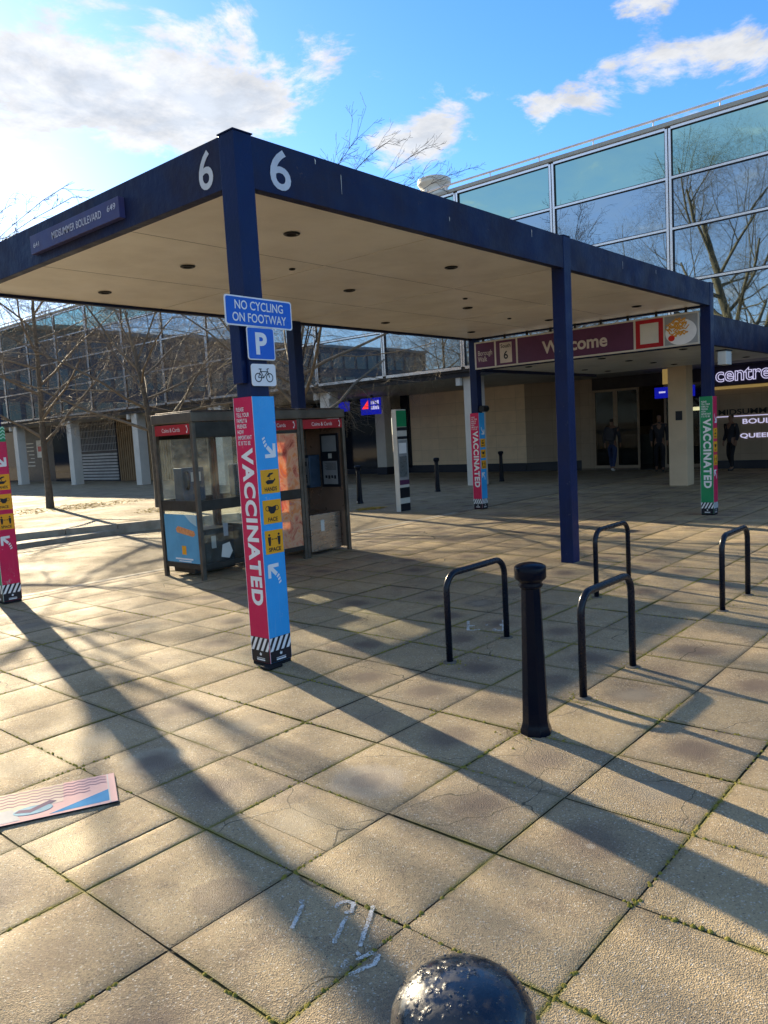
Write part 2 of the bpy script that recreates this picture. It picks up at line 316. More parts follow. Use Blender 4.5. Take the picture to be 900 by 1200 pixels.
# ------------------------------------------------------------------ mesh helper
class MB:
    def __init__(s): s.v = []; s.f = []
    def add(s, vs, fs):
        o = len(s.v); s.v += [tuple(p) for p in vs]; s.f += [tuple(i + o for i in f) for f in fs]; return s
    def box(s, x0, x1, y0, y1, z0, z1, T=None):
        vs = [Vector((x, y, z)) for z in (z0, z1) for y in (y0, y1) for x in (x0, x1)]
        if T: vs = [T @ p for p in vs]
        return s.add(vs, [(0, 2, 3, 1), (4, 5, 7, 6), (0, 1, 5, 4), (2, 6, 7, 3), (0, 4, 6, 2), (1, 3, 7, 5)])
    def prism(s, pts, o, r, u, d):
        """polygon pts (a,b) on the plane o + a*r + b*u, extruded by vector d"""
        n = len(pts); o, r, u, d = Vector(o), Vector(r), Vector(u), Vector(d)
        fr = [o + r * a + u * b for a, b in pts]; bk = [p + d for p in fr]
        area = sum(pts[i][0] * pts[(i + 1) % n][1] - pts[(i + 1) % n][0] * pts[i][1] for i in range(n))
        flip = (area > 0) != (r.cross(u).dot(d) > 0)
        f1 = list(range(n)); f2 = list(range(2 * n - 1, n - 1, -1))
        fs = [tuple(f1), tuple(f2)] + [((i + 1) % n, i, n + i, n + (i + 1) % n) for i in range(n)]
        if not flip: fs = [tuple(reversed(f)) for f in fs]
        return s.add(fr + bk, fs)
    def lathe(s, prof, cx=0, cy=0, n=24, cap=True, flute=0):
        o = len(s.v); k = len(prof)
        for (r, z) in prof:
            for i in range(n):
                rr = r * (1 - flute * (i % 2)) if flute else r
                a = 2 * PI * i / n; s.v.append((cx + rr * math.cos(a), cy + rr * math.sin(a), z))
        for j in range(k - 1):
            for i in range(n):
                a, b = o + j * n + i, o + j * n + (i + 1) % n
                s.f.append((a, b, b + n, a + n))
        if cap:
            s.f.append(tuple(o + i for i in reversed(range(n)))); s.f.append(tuple(o + (k - 1) * n + i for i in range(n)))
        return s
    def tube(s, pts, rad, n=12, cap=True):
        pts = [Vector(p) for p in pts]; k = len(pts)
        rads = rad if isinstance(rad, (list, tuple)) else [rad] * k
        o = len(s.v); prev = None
        for i, p in enumerate(pts):
            t = (pts[min(i + 1, k - 1)] - pts[max(i - 1, 0)]).normalized()
            if prev is None:
                a = Vector((0, 0, 1)) if abs(t.z) < .9 else Vector((1, 0, 0)); nx = t.cross(a).normalized()
            else:
                nx = (prev - t * prev.dot(t)); nx = nx.normalized() if nx.length > 1e-6 else t.orthogonal().normalized()
            prev = nx; ny = t.cross(nx)
            for q in range(n):
                an = 2 * PI * q / n; s.v.append(tuple(p + (nx * math.cos(an) + ny * math.sin(an)) * rads[i]))
        for j in range(k - 1):
            for q in range(n):
                a, b = o + j * n + q, o + j * n + (q + 1) % n
                s.f.append((a, b, b + n, a + n))
        if cap and n > 3:
            s.f.append(tuple(o + i for i in reversed(range(n)))); s.f.append(tuple(o + (k - 1) * n + i for i in range(n)))
        return s
    def build(s, name, mat, parent=None, smooth=False, bevel=0, seg=2):
        me = bpy.data.meshes.new(name); me.from_pydata([tuple(p) for p in s.v], [], s.f); me.update()
        if mat: me.materials.append(mat)
        if smooth:
            for p in me.polygons: p.use_smooth = True
        o = bpy.data.objects.new(name, me); col.objects.link(o)
        if parent:
            o.parent = parent
            o.matrix_parent_inverse = Matrix.Translation(-parent.location) if parent.type == 'EMPTY' else Matrix.Identity(4)
        if bevel:
            b = o.modifiers.new('bevel', 'BEVEL'); b.width = bevel; b.segments = seg; b.limit_method = 'ANGLE'; b.angle_limit = R(40)
            if not smooth:
                for p in me.polygons: p.use_smooth = True
            w = o.modifiers.new('wn', 'WEIGHTED_NORMAL'); w.keep_sharp = True
        return o
def box(name, mat, parent, x0, x1, y0, y1, z0, z1, bevel=0):
    return MB().box(x0, x1, y0, y1, z0, z1).build(name, mat, parent, bevel=bevel)
def sub(o, parent):          # hang a sub-part (built in world coordinates) under a part
    o.parent = parent
    return o
def tag(o, label=None, cat=None, group=None, kind=None):
    if label: o['label'] = label
    if cat: o['category'] = cat
    if group: o['group'] = group
    if kind: o['kind'] = kind
    return o
def thing(name, loc, label, cat, group=None):
    o = bpy.data.objects.new(name, None); o.location = loc; o.empty_display_size = .2; col.objects.link(o)
    o['label'] = label; o['category'] = cat
    if group: o['group'] = group
    return o
# parts are built in world coordinates; the parent inverse above cancels the Empty's location
def text(name, s, mat, parent, o, r, u, w=None, h=None, off=0, ext=.0015, align='CENTER', size=1.0, line=1.0, sc_=1.0):
    """lettering: centred on o, fits width w / height h (either may be None), r = reading direction"""
    cu = bpy.data.curves.new('txt', 'FONT'); cu.body = s; cu.align_x = align; cu.offset = off; cu.resolution_u = 4
    cu.space_line = line; cu.space_character = sc_
    t = bpy.data.objects.new('txt', cu); col.objects.link(t)
    bpy.context.view_layer.update()
    me = bpy.data.meshes.new_from_object(t.evaluated_get(bpy.context.evaluated_depsgraph_get()))
    bpy.data.objects.remove(t); bpy.data.curves.remove(cu)
    xs = [v.co.x for v in me.vertices]; ys = [v.co.y for v in me.vertices]
    W, H = max(xs) - min(xs), max(ys) - min(ys); cx, cy = (max(xs) + min(xs)) / 2, (max(ys) + min(ys)) / 2
    sx = w / W if w else None; sy = h / H if h else None
    if sx is None: sx = sy
    if sy is None: sy = sx
    o, r, u = Vector(o), Vector(r), Vector(u); n = r.cross(u)
    for v in me.vertices:
        a, b = (v.co.x - cx) * sx, (v.co.y - cy) * sy
        v.co = o + r * a + u * b + n * ext
    me.materials.clear(); me.materials.append(mat); me.name = name
    ob = bpy.data.objects.new(name, me); col.objects.link(ob)
    if parent:
        ob.parent = parent
        if parent.type == 'EMPTY': ob.matrix_parent_inverse = Matrix.Translation(-parent.location)
    return ob
def chain(a, pts, w):
    """thick polyline in 2-D as list of quads"""
    out = []
    for i in range(len(pts) - 1):
        p, q = Vector(pts[i]), Vector(pts[i + 1]); d = (q - p).normalized(); n = Vector((-d.y, d.x)) * w / 2
        out.append([tuple(p - n), tuple(q - n), tuple(q + n), tuple(p + n)])
    return out
def ell(cx, cy, a, b, n=20, a0=0, a1=2 * PI): return [(cx + a * math.cos(a0 + (a1 - a0) * i / n), cy + b * math.sin(a0 + (a1 - a0) * i / n)) for i in range(n)]
def ring(cx, cy, r0, r1, n=20, a0=0, a1=2 * PI):
    q = []
    for i in range(n):
        t0, t1 = a0 + (a1 - a0) * i / n, a0 + (a1 - a0) * (i + 1) / n
        q.append([(cx + r0 * math.cos(t0), cy + r0 * math.sin(t0)), (cx + r1 * math.cos(t0), cy + r1 * math.sin(t0)),
                  (cx + r1 * math.cos(t1), cy + r1 * math.sin(t1)), (cx + r0 * math.cos(t1), cy + r0 * math.sin(t1))])
    return q

# ------------------------------------------------------------------ camera (calibrated from the photograph)
F, YAW, PITCH, ROLL = 907.2116, .72065, -.100378, -.056233
CAM = Vector((-3.5773, -4.3244, 1.65))
fw = Vector((math.cos(YAW) * math.cos(PITCH), math.sin(YAW) * math.cos(PITCH), math.sin(PITCH)))
rt = Vector((math.sin(YAW), -math.cos(YAW), 0)); up = rt.cross(fw)
c_, s_ = math.cos(ROLL), math.sin(ROLL)
r2 = rt * c_ + up * s_; u2 = -rt * s_ + up * c_
cam = bpy.data.objects.new('camera', bpy.data.cameras.new('camera')); col.objects.link(cam)
mw = Matrix((( r2.x, u2.x, -fw.x, CAM.x), (r2.y, u2.y, -fw.y, CAM.y), (r2.z, u2.z, -fw.z, CAM.z), (0, 0, 0, 1)))
cam.matrix_world = mw
cam.data.sensor_fit = 'HORIZONTAL'; cam.data.sensor_width = 36; cam.data.lens = F / 900 * 36
cam.data.clip_start = .05; cam.data.clip_end = 3000
sc.camera = cam

# ------------------------------------------------------------------ light
SAZ, SEL = R(74.3), R(19.6)
sd = Vector((math.cos(SAZ) * math.cos(SEL), math.sin(SAZ) * math.cos(SEL), math.sin(SEL)))
sun = bpy.data.objects.new('sun', bpy.data.lights.new('sun', 'SUN')); col.objects.link(sun)
sun.data.energy = 5.0; sun.data.angle = R(.55); sun.data.color = (1, .83, .56)
sun.rotation_euler = (-sd).to_track_quat('-Z', 'Y').to_euler(); sun.location = (0, 0, 30)
w = bpy.data.worlds.new('World'); sc.world = w; w.use_nodes = True
nt = w.node_tree; nt.nodes.clear(); N = NT(nt)
wo = N.n('ShaderNodeOutputWorld'); bg = N.n('ShaderNodeBackground'); N.l(bg.outputs[0], wo.inputs[0])
SKY = .083
bg.inputs[1].default_value = SKY
sky = N.n('ShaderNodeTexSky', sky_type='NISHITA', sun_disc=False, sun_elevation=SEL)
sky.sun_rotation = PI / 2 - SAZ; sky.air_density = 1.0; sky.dust_density = .3; sky.ozone_density = 3.0
tc = N.n('ShaderNodeTexCoord'); dirv = tc.outputs['Generated']
nrm = N.n('ShaderNodeVectorMath', operation='NORMALIZE'); N.l(dirv, nrm.inputs[0]); D = nrm.outputs[0]
sp = N.n('ShaderNodeSeparateXYZ'); N.l(D, sp.inputs[0])
zz = N.math('ADD', N.math('MAXIMUM', sp.outputs[2], 0), .12)
cb = N.n('ShaderNodeCombineXYZ'); N.l(N.math('DIVIDE', sp.outputs[0], zz), cb.inputs[0]); N.l(N.math('DIVIDE', sp.outputs[1], zz), cb.inputs[1])
P = cb.outputs[0]
n1 = N.noise(P, 2.9, 12, .66, .3)
n2 = N.noise(P, 6.5, 6, .6, .2)
def blob(d, lo, hi, amt, squash=None):
    dn = Vector(d).normalized()
    vm = N.n('ShaderNodeVectorMath', operation='DOT_PRODUCT'); N.l(D, vm.inputs[0]); vm.inputs[1].default_value = dn
    return N.ramp(vm.outputs['Value'], math.cos(R(hi)), math.cos(R(lo)), 0, amt)
blobs = [((.497, .767, .407), 1, 9, .13), ((.435, .824, .364), 1, 6, .12), ((.601, .677, .426), 1, 7, .15), ((.559, .733, .387), 1, 6, .10), ((.40, .78, .48), 2, 14, .17), ((.36, .86, .36), 1, 6, .1), ((.60, .70, .385), 1, 4, .12),
         ((.734, .572, .366), 1, 5, .20), ((.773, .542, .329), 1, 3.5, .14), *[((.813 + .087 * q / 9, .462 - .222 * q / 9, .345 + .045 * (q / 9) ** .8), .3, 2.1, .15) for q in range(10)], ((.84, .333, .435), .5, 2.6, .24),
         ((.395, .892, .22), 2, 12, -.15), ((.66, .64, .31), 1, 4, -.12), ((.71, .55, .44), 1, 6, -.12), ((.80, .50, .42), 1, 5, -.12), ((.80, .51, .30), 1, 4, -.05), ((.88, .40, .25), 1, 7, -.1), ((.80, .45, .40), 1, 3, -.12)]
acc = None
for b_ in blobs:
    o_ = blob(*b_)
    acc = o_ if acc is None else N.math('ADD', acc, o_)
n1c = N.math('ADD', N.math('MULTIPLY', n1, 1.9), -.45)
dens = N.math('ADD', N.math('ADD', n1c, acc), N.math('MULTIPLY', N.math('SUBTRACT', n2, .5), .3))
cloud = N.ramp(dens, .60, .84, 0, 1)
thick = N.ramp(dens, .80, 1.1, 0, 1)
lum = N.ramp(n2, .3, .7, .8, 1.1)
CW = 3.25       # cloud radiance in sky units
cc = N.mix(thick, (CW, CW * 1.0, CW * 1.0), (CW * .76, CW * .81, CW * .88))
# brighter, warmer close to the sun
sv = N.n('ShaderNodeVectorMath', operation='DOT_PRODUCT'); N.l(D, sv.inputs[0]); sv.inputs[1].default_value = sd
near = N.ramp(sv.outputs['Value'], math.cos(R(50)), 1, 0, 1)
skm = N.n('ShaderNodeVectorMath', operation='MULTIPLY'); N.l(sky.outputs[0], skm.inputs[0]); skm.inputs[1].default_value = (.80, .90, 1.08)
skc = N.n('ShaderNodeHueSaturation'); skc.inputs['Saturation'].default_value = 1.15; skc.inputs['Value'].default_value = 1.0
N.l(skm.outputs[0], skc.inputs['Color'])
vmul = N.n('ShaderNodeVectorMath', operation='SCALE'); N.l(cc, vmul.inputs[0]); N.l(N.math('MULTIPLY', lum, N.math('ADD', N.math('MULTIPLY', near, .2), 1)), vmul.inputs[3])
fin = N.mix(N.math('MULTIPLY', cloud, .95), skc.outputs[0], vmul.outputs[0])
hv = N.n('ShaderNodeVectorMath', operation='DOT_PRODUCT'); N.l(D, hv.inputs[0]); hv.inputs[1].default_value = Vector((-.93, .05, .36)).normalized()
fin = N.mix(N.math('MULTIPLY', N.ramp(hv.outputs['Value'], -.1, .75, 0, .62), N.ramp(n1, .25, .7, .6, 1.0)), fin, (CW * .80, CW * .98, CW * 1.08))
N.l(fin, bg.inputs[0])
sc.view_settings.view_transform = 'Standard'; sc.view_settings.look = 'None'
sc.view_settings.exposure = 1.64; sc.view_settings.gamma = 1
sc.cycles.max_bounces = 7; sc.cycles.diffuse_bounces = 4; sc.cycles.transparent_max_bounces = 12

# ------------------------------------------------------------------ ground
g = MB().add([(-600, -600, -.02), (800, -600, -.02), (800, 800, -.02), (-600, 800, -.02)], [(0, 1, 2, 3)]).build('ground', M['far_paving'])
tag(g, kind='structure')
# bed showing in the joints
jb = MB().add([(-9, -10, -.007), (22, -10, -.007), (22, 4.74, -.007), (-9, 4.74, -.007)], [(0, 1, 2, 3)]).build('joint_bed', M['joint']); tag(jb, kind='structure')
def slabs(name, x0, x1, y0, y1, mat, n_near=5):
    mb = MB(); rnd = random.Random(3)
    i0, i1 = math.floor((x0 - SX0) / SP), math.ceil((x1 - SX0) / SP)
    j0, j1 = math.floor((y0 - SY0) / SP), math.ceil((y1 - SY0) / SP)
    cuts = {(-1, 1): 'v', (-2, 2): 'h', (3, -1): 'd', (0, -2): 'd', (2, 5): 'v', (6, 3): 'h', (-3, 4): 'v', (1, -1): 'x'}
    for i in range(i0, i1):
        for j in range(j0, j1):
            xa, xb = max(x0, SX0 + i * SP), min(x1, SX0 + (i + 1) * SP)
            ya, yb = max(y0, SY0 + j * SP), min(y1, SY0 + (j + 1) * SP)
            if xb - xa < .05 or yb - ya < .05: continue
            pieces = [(xa, xb, ya, yb)]
            c = cuts.get((i, j))
            if c == 'v': xm = xa + .18; pieces = [(xa, xm, ya, yb), (xm, xb, ya, yb)]
            if c == 'h': ym = ya + .2; pieces = [(xa, xb, ya, ym), (xa, xb, ym, yb)]
            for (a, b, c0, d0) in pieces:
                g_ = .0020 + rnd.random() * .0024
                a += g_; b -= g_; c0 += g_; d0 -= g_
                h = rnd.gauss(0, .0011); tx = rnd.gauss(0, .0035); ty = rnd.gauss(0, .0035); dish = rnd.gauss(.0, .0022)
                near = (a < 3 and c0 < 4)
                k = 6 if near else 2
                o = len(mb.v); e = .004
                cx, cy = (a + b) / 2, (c0 + d0) / 2
                jit = rnd.uniform(0, 100)
                us = [0] + [.02 + .96 * q / (k - 1) for q in range(k)] + [1]
                for qv in us:
                    for qu in us:
                        x = a + (b - a) * qu; y = c0 + (d0 - c0) * qv
                        edge = qu in (0, 1) or qv in (0, 1)
                        z = h + tx * (x - cx) + ty * (y - cy) + dish * (1 - 4 * (qu - .5) ** 2) * (1 - 4 * (qv - .5) ** 2)
                        if edge:
                            w_ = .0015 * mnoise.noise(Vector((x * 25, y * 25, jit)))
                            if qu in (0, 1): x += w_ * (1 if qu == 0 else -1)
                            if qv in (0, 1): y += w_ * (1 if qv == 0 else -1)
                            z -= .0032
                        mb.v.append((x, y, z))
                L = k + 2
                for q in range(L - 1):
                    for t in range(L - 1):
                        p = o + q * L + t; mb.f.append((p, p + 1, p + L + 1, p + L))
    ob = mb.build(name, mat, smooth=True)
    return tag(ob, kind='structure')
slabs('pavement', -8.8, 21.3, -8.9, 4.72, M['paving'])
# entrance floor continues under the building, pavement right of the road
rp = MB().add([(8.7, 4.8, -.004), (40, 4.8, -.004), (40, 70, -.004), (8.7, 70, -.004)], [(0, 1, 2, 3)]).build('far_pavement', M['far_paving']); tag(rp, kind='structure')
# flush kerb between pavement and service road
fk = MB()
for i in range(34):
    x = -12 + i * .9 - .6
    if x > 9: break
    fk.box(x + .004, x + .896, 4.725, 4.85, -.03, .003 + .001 * (i % 2))
tag(fk.build('flush_kerb', M['kerb'], bevel=.004), kind='structure')
rd = MB().add([(-60, 4.86, -.006), (8.69, 4.86, -.006), (8.69, 12, -.006), (-60, 12, -.006)], [(0, 1, 2, 3)]).build('road', M['road']); tag(rd, kind='structure')
# dark paver gutter and low channel step along the raised pavement
gut = MB()
for i in range(30):
    x = -8 + i * .5
    if x > 4.4: break
    gut.box(x + .004, x + .496, 8.85, 9.35, -.03, .0)
tag(gut.build('paver_gutter', M['darkpaver'], bevel=.004), kind='structure')
tag(MB().prism([(-20, 9.5), (3.7, 9.5), (4.5, 9.62), (4.0, 9.9), (-20, 10.2)], (0, 0, -.02), (1, 0, 0), (0, 1, 0), (0, 0, .10)).build('channel_kerb', M['kerb'], bevel=.01), kind='structure')
isl = [(-40, 10.45), (2.6, 10.42), (5.3, 9.42), (7.2, 8.2), (8.2, 7.7), (8.75, 8.1), (8.9, 9.2), (8.9, 60), (-40, 60)]
tag(MB().prism(isl, (0, 0, -.02), (1, 0, 0), (0, 1, 0), (0, 0, .195)).build('raised_pavement', M['far_paving']), kind='structure')
kb = MB()
for i in range(5):
    (xa, ya), (xb, yb) = isl[i], isl[i + 1]
    L = math.hypot(xb - xa, yb - ya); n = max(1, round(L / .9)); d = Vector((xb - xa, yb - ya)) / L; nn = Vector((d.y, -d.x))
    if nn.y > 0 and i < 4: nn = -nn
    for k in range(n):
        t0, t1 = L * k / n + .004, L * (k + 1) / n - .004
        if xa + d.x * t1 < -14: continue
        p = [(xa + d.x * t0, ya + d.y * t0), (xa + d.x * t1, ya + d.y * t1)]
        q = [(p[1][0] + nn.x * .13, p[1][1] + nn.y * .13), (p[0][0] + nn.x * .13, p[0][1] + nn.y * .13)]
        kb.prism(p + q, (0, 0, -.03), (1, 0, 0), (0, 1, 0), (0, 0, .215))
tag(kb.build('kerb', M['kerb'], bevel=.012), kind='structure')
# leaf litter round the trees, moss tufts at posts
lm = MB(); rnd = random.Random(5)
for (cx, cy, rad, n, z) in ((6.3, 15.4, 2.2, 900, .177), (7.2, 11.4, 1.6, 500, .177), (9.2, 7.3, .5, 240, .0)):
    for _ in range(n):
        a = rnd.uniform(0, 2 * PI); r_ = rad * math.sqrt(rnd.random()) * rnd.uniform(.6, 1)
        x, y = cx + r_ * math.cos(a), cy + r_ * math.sin(a) * .6; s_2 = rnd.uniform(.02, .05); t = rnd.uniform(0, PI)
        dx, dy = math.cos(t) * s_2, math.sin(t) * s_2
        lm.add([(x - dx, y - dy, z + .004), (x + dy * .5, y - dx * .5, z + .012), (x + dx, y + dy, z + .006), (x - dy * .5, y + dx * .5, z + .014)], [(0, 1, 2, 3)])
tag(lm.build('leaf_litter', M['leaflitter']), 'dry yellow leaf litter scattered on the paving round the trees', 'leaf litter', kind='stuff')
mm = MB()
spots = []
for (x, y, s, n) in ((-.03, -2.2, .13, 90), (.75, -1.07, .09, 50), (1.51, -1.07, .09, 40), (.58, -2.19, .10, 60), (1.3, -2.19, .09, 50), (3.16, -1.05, .14, 70), (3.85, -1.06, .12, 50),
                     (3.11, -2.2, .14, 60), (3.82, -2.21, .12, 60), (.1, .02, .16, 60)):
    spots += [(x + rnd.gauss(0, s * .6), y + rnd.gauss(0, s * .6)) for _ in range(n)]
for _ in range(9000):    # along joints, clumped
    if rnd.random() < .5: x = SX0 + SP * rnd.randint(-4, 12); y = rnd.uniform(-4.2, 3)
    else: y = SY0 + SP * rnd.randint(-3, 9); x = rnd.uniform(-3.3, 5)
    if mnoise.noise(Vector((x * 1.3, y * 1.3, 4))) > .0: spots.append((x + rnd.gauss(0, .005), y + rnd.gauss(0, .005)))
for (x, y) in spots:
    s = rnd.uniform(.003, .0085); a = rnd.uniform(0, PI)
    o = len(mm.v)
    mm.v.append((x, y, s * rnd.uniform(.6, 1.0)))
    for q in range(5):
        an = a + 2 * PI * q / 5; mm.v.append((x + s * 1.5 * math.cos(an), y + s * 1.5 * math.sin(an), -.004))
    mm.f += [(o, o + 1 + q, o + 1 + (q + 1) % 5) for q in range(5)]
tag(mm.build('moss', M['moss'], smooth=True), 'yellow green moss growing in the joints between the paving slabs', 'moss', kind='stuff')

# ------------------------------------------------------------------ canopy (porte cochere)
W = .165; A1, A2, BY, H, HS = 4.70, 9.62, 4.75, 3.78, 3.42
can = thing('entrance_canopy', (0, 0, 0), 'large flat navy canopy numbered 6 on square posts over the paved footway', 'canopy')
T = .09
fas = MB()
def fbox(mb, x0, x1, y0, y1, z0=HS, z1=H): mb.box(x0, x1, y0, y1, z0, z1)
e = .006
for (x0, x1) in ((W, A1), (A1 + W, A2)):
    fbox(fas, x0, x1, e, T); fbox(fas, x0, x1, BY - T, BY - e)
fbox(fas, e, T, W, BY - W - .07); fbox(fas, e, T, BY - .07, BY - e); fbox(fas, A2 + W - T, A2 + W - e, W, BY - W)
fas.build('fascia', M['navyf'], can, bevel=.004)
# soffit panels with open seams, roof deck
sof = MB()
xs = [T + .02, 2.42, A1 + .05, 7.12, A2 + W - T - .02]
for i in range(4):
    for (y0, y1) in ((T + .02, BY - T - .02),):
        sof.box(xs[i] + .010, xs[i + 1] - .010, y0, y1, HS + .03, HS + .05)
so_ = sof.build('soffit', M['soffit'], can)
sm_ = MB()
for x in xs[1:4]: sm_.box(x - .03, x + .03, T + .02, BY - T - .02, HS + .0505, HS + .06)
for y in (1.58, 3.16):
    for i in range(4): sm_.box(xs[i] + .02, xs[i + 1] - .02, y - .0022, y + .0022, HS + .0285, HS + .0295)
sub(sm_.build('seam_strip', M['rubber']), so_)
box('roof_deck', M['roofing'], can, T, A2 + W - T, T, BY - T, HS + .07, H - .06)
for (x, y) in ((0, 0), (A1, 0), (A2, 0), (0, BY - W - .07), (A1, BY - W), (A2, BY - W)):
    p = MB().box(x, x + W, y, y + W, -.03, H + .004).build('post', M['navy'], can, bevel=.006)
    o = MB().box(x - .006, x + W + .006, y - .006, y + W + .006, H + .004, H + .012).build('post_cap', M['navyf'], None); sub(o, p)
for (x, y, r_) in [(a, b, .075) for a in (1.26, 3.64, 6.2, 8.65) for b in (.82, 2.38, 4.0)] + [(2.22, 1.87, .035), (5.48, 1.92, .035), (7.8, 2.65, .035)]:
    m_ = MB().lathe([(r_ * .82, HS + .028), (r_, HS + .026), (r_, HS + .020), (r_ * .85, HS + .014), (r_ * .6, HS + .016), (r_ * .55, HS + .035)], x, y, 20, cap=True)
    m_.build('downlight', M['darkmet'], can, smooth=True)
text('numeral', '6', M['greywhite'], can, (0 + e, .335, 3.595), (0, -1, 0), (0, 0, 1), w=.165, h=.27, off=.012, ext=.003)
text('numeral', '6', M['greywhite'], can, (.42, e, 3.60), (1, 0, 0), (0, 0, 1), w=.20, h=.29, off=.012, ext=.003)
npl = box('name_plate', M['plate'], can, -.05, e - .001, 1.42, 2.98, 3.50, 3.665, bevel=.003)
sub(text('lettering', 'MIDSUMMER BOULEVARD', M['platetext'], None, (-.052, 2.12, 3.585), (0, -1, 0), (0, 0, 1), w=.86, h=.062, off=.004), npl)
sub(text('lettering', '649', M['platetext'], None, (-.052, 1.53, 3.60), (0, -1, 0), (0, 0, 1), w=.13, h=.05, off=.006), npl)
sub(text('lettering', '641', M['platetext'], None, (-.052, 2.86, 3.57), (0, -1, 0), (0, 0, 1), w=.11, h=.045, off=.006), npl)
# white droppings streak
dr = MB()
for (x, z0, z1, w_) in ((.78, 3.72, 3.76, .012), (1.06, 3.55, 3.70, .006), (4.0, 3.66, 3.74, .01), (6.3, 3.6, 3.7, .006), (7.4, 3.66, 3.72, .008), (2.5, 3.58, 3.62, .01)):
    dr.prism([(x, z1), (x + w_, z1 - .01), (x + w_ * .6, z0), (x + w_ * .3, z0)], (0, e - .0015, 0), (1, 0, 0), (0, 0, 1), (0, -.001, 0))
dr.build('dropping_streaks', M['offwhite'], can)
box('junction_box', M['navy'], can, -.05, -.001, .03, .135, 2.06, 2.52, bevel=.006)

# link canopy to the entrance
lk = thing('link_canopy', (9.8, 0, 0), 'low navy canopy joining the numbered canopy to the shopping centre entrance', 'canopy')
X0, X1 = A2 + W + .003, 15.16
for (y0, y1) in ((.006, .1), (BY - .1, BY - .006)):
    box('fascia', M['navyf'], lk, X0, X1, y0, y1, 2.80, 3.29, bevel=.004)
box('fascia', M['navyf'], lk, X0, X0 + .06, .103, BY - .103, 2.82, 3.29)
box('soffit', M['soffit'], lk, X0 + .063, X1, .103, BY - .103, 2.86, 2.88)
box('roof_deck', M['roofing'], lk, X0 + .063, X1, .103, BY - .103, 2.95, 3.24)
for a in (10.6, 11.84, 13.1, 14.3):
    for b in (.8, 2.35, 3.95):
        MB().lathe([(.06, 2.858), (.075, 2.856), (.075, 2.848), (.05, 2.842), (.04, 2.87)], a, b, 16).build('downlight', M['darkmet'], lk, smooth=True)
el = thing('emergency_light', (9.95, -.02, 2.58), 'small pale box light hanging beside the corner post under the link canopy', 'light')
box('housing', M['offwhite'], el, 9.84, 10.12, -.17, -.03, 2.47, 2.69, bevel=.01)
box('bracket', M['darkmet'], el, 9.83, 10.13, -.18, -.0, 2.693, 2.715)

# ------------------------------------------------------------------ post wraps
def arrow(mb, o, r, u, d, cx, cy, s, ang, curl=1):
    """thick arrow with dashed curved tail, pointing along ang"""
    ca, sa = math.cos(ang), math.sin(ang)
    rot = lambda pts: [(cx + s * (a * ca - b * sa), cy + s * (a * sa + b * ca)) for a, b in pts]
    polys = []
    for q in chain(None, [(-.25, 0), (.42, 0)], .22): polys.append(q)
    for q in chain(None, [(-.02, .47), (.47, -.04)], .2): polys.append(q)
    for q in chain(None, [(-.02, -.47), (.47, .04)], .2): polys.append(q)
    polys.append([(-.33, -.11), (-.33, .11), (-.43, .12), (-.45, -.09)])
    polys.append([(-.52, -.07 + .03 * curl), (-.50, .14 + .02 * curl), (-.59, .17 + .03 * curl), (-.63, -.03 + .04 * curl)])
    polys.append([(-.70, -.01 + .05 * curl), (-.66, .19 + .06 * curl), (-.73, .23 + .07 * curl), (-.79, .06 + .06 * curl)])
    for k, q in enumerate(polys): mb.prism(rot(q), Vector(o) + Vector(d) * .05 * k, r, u, d)
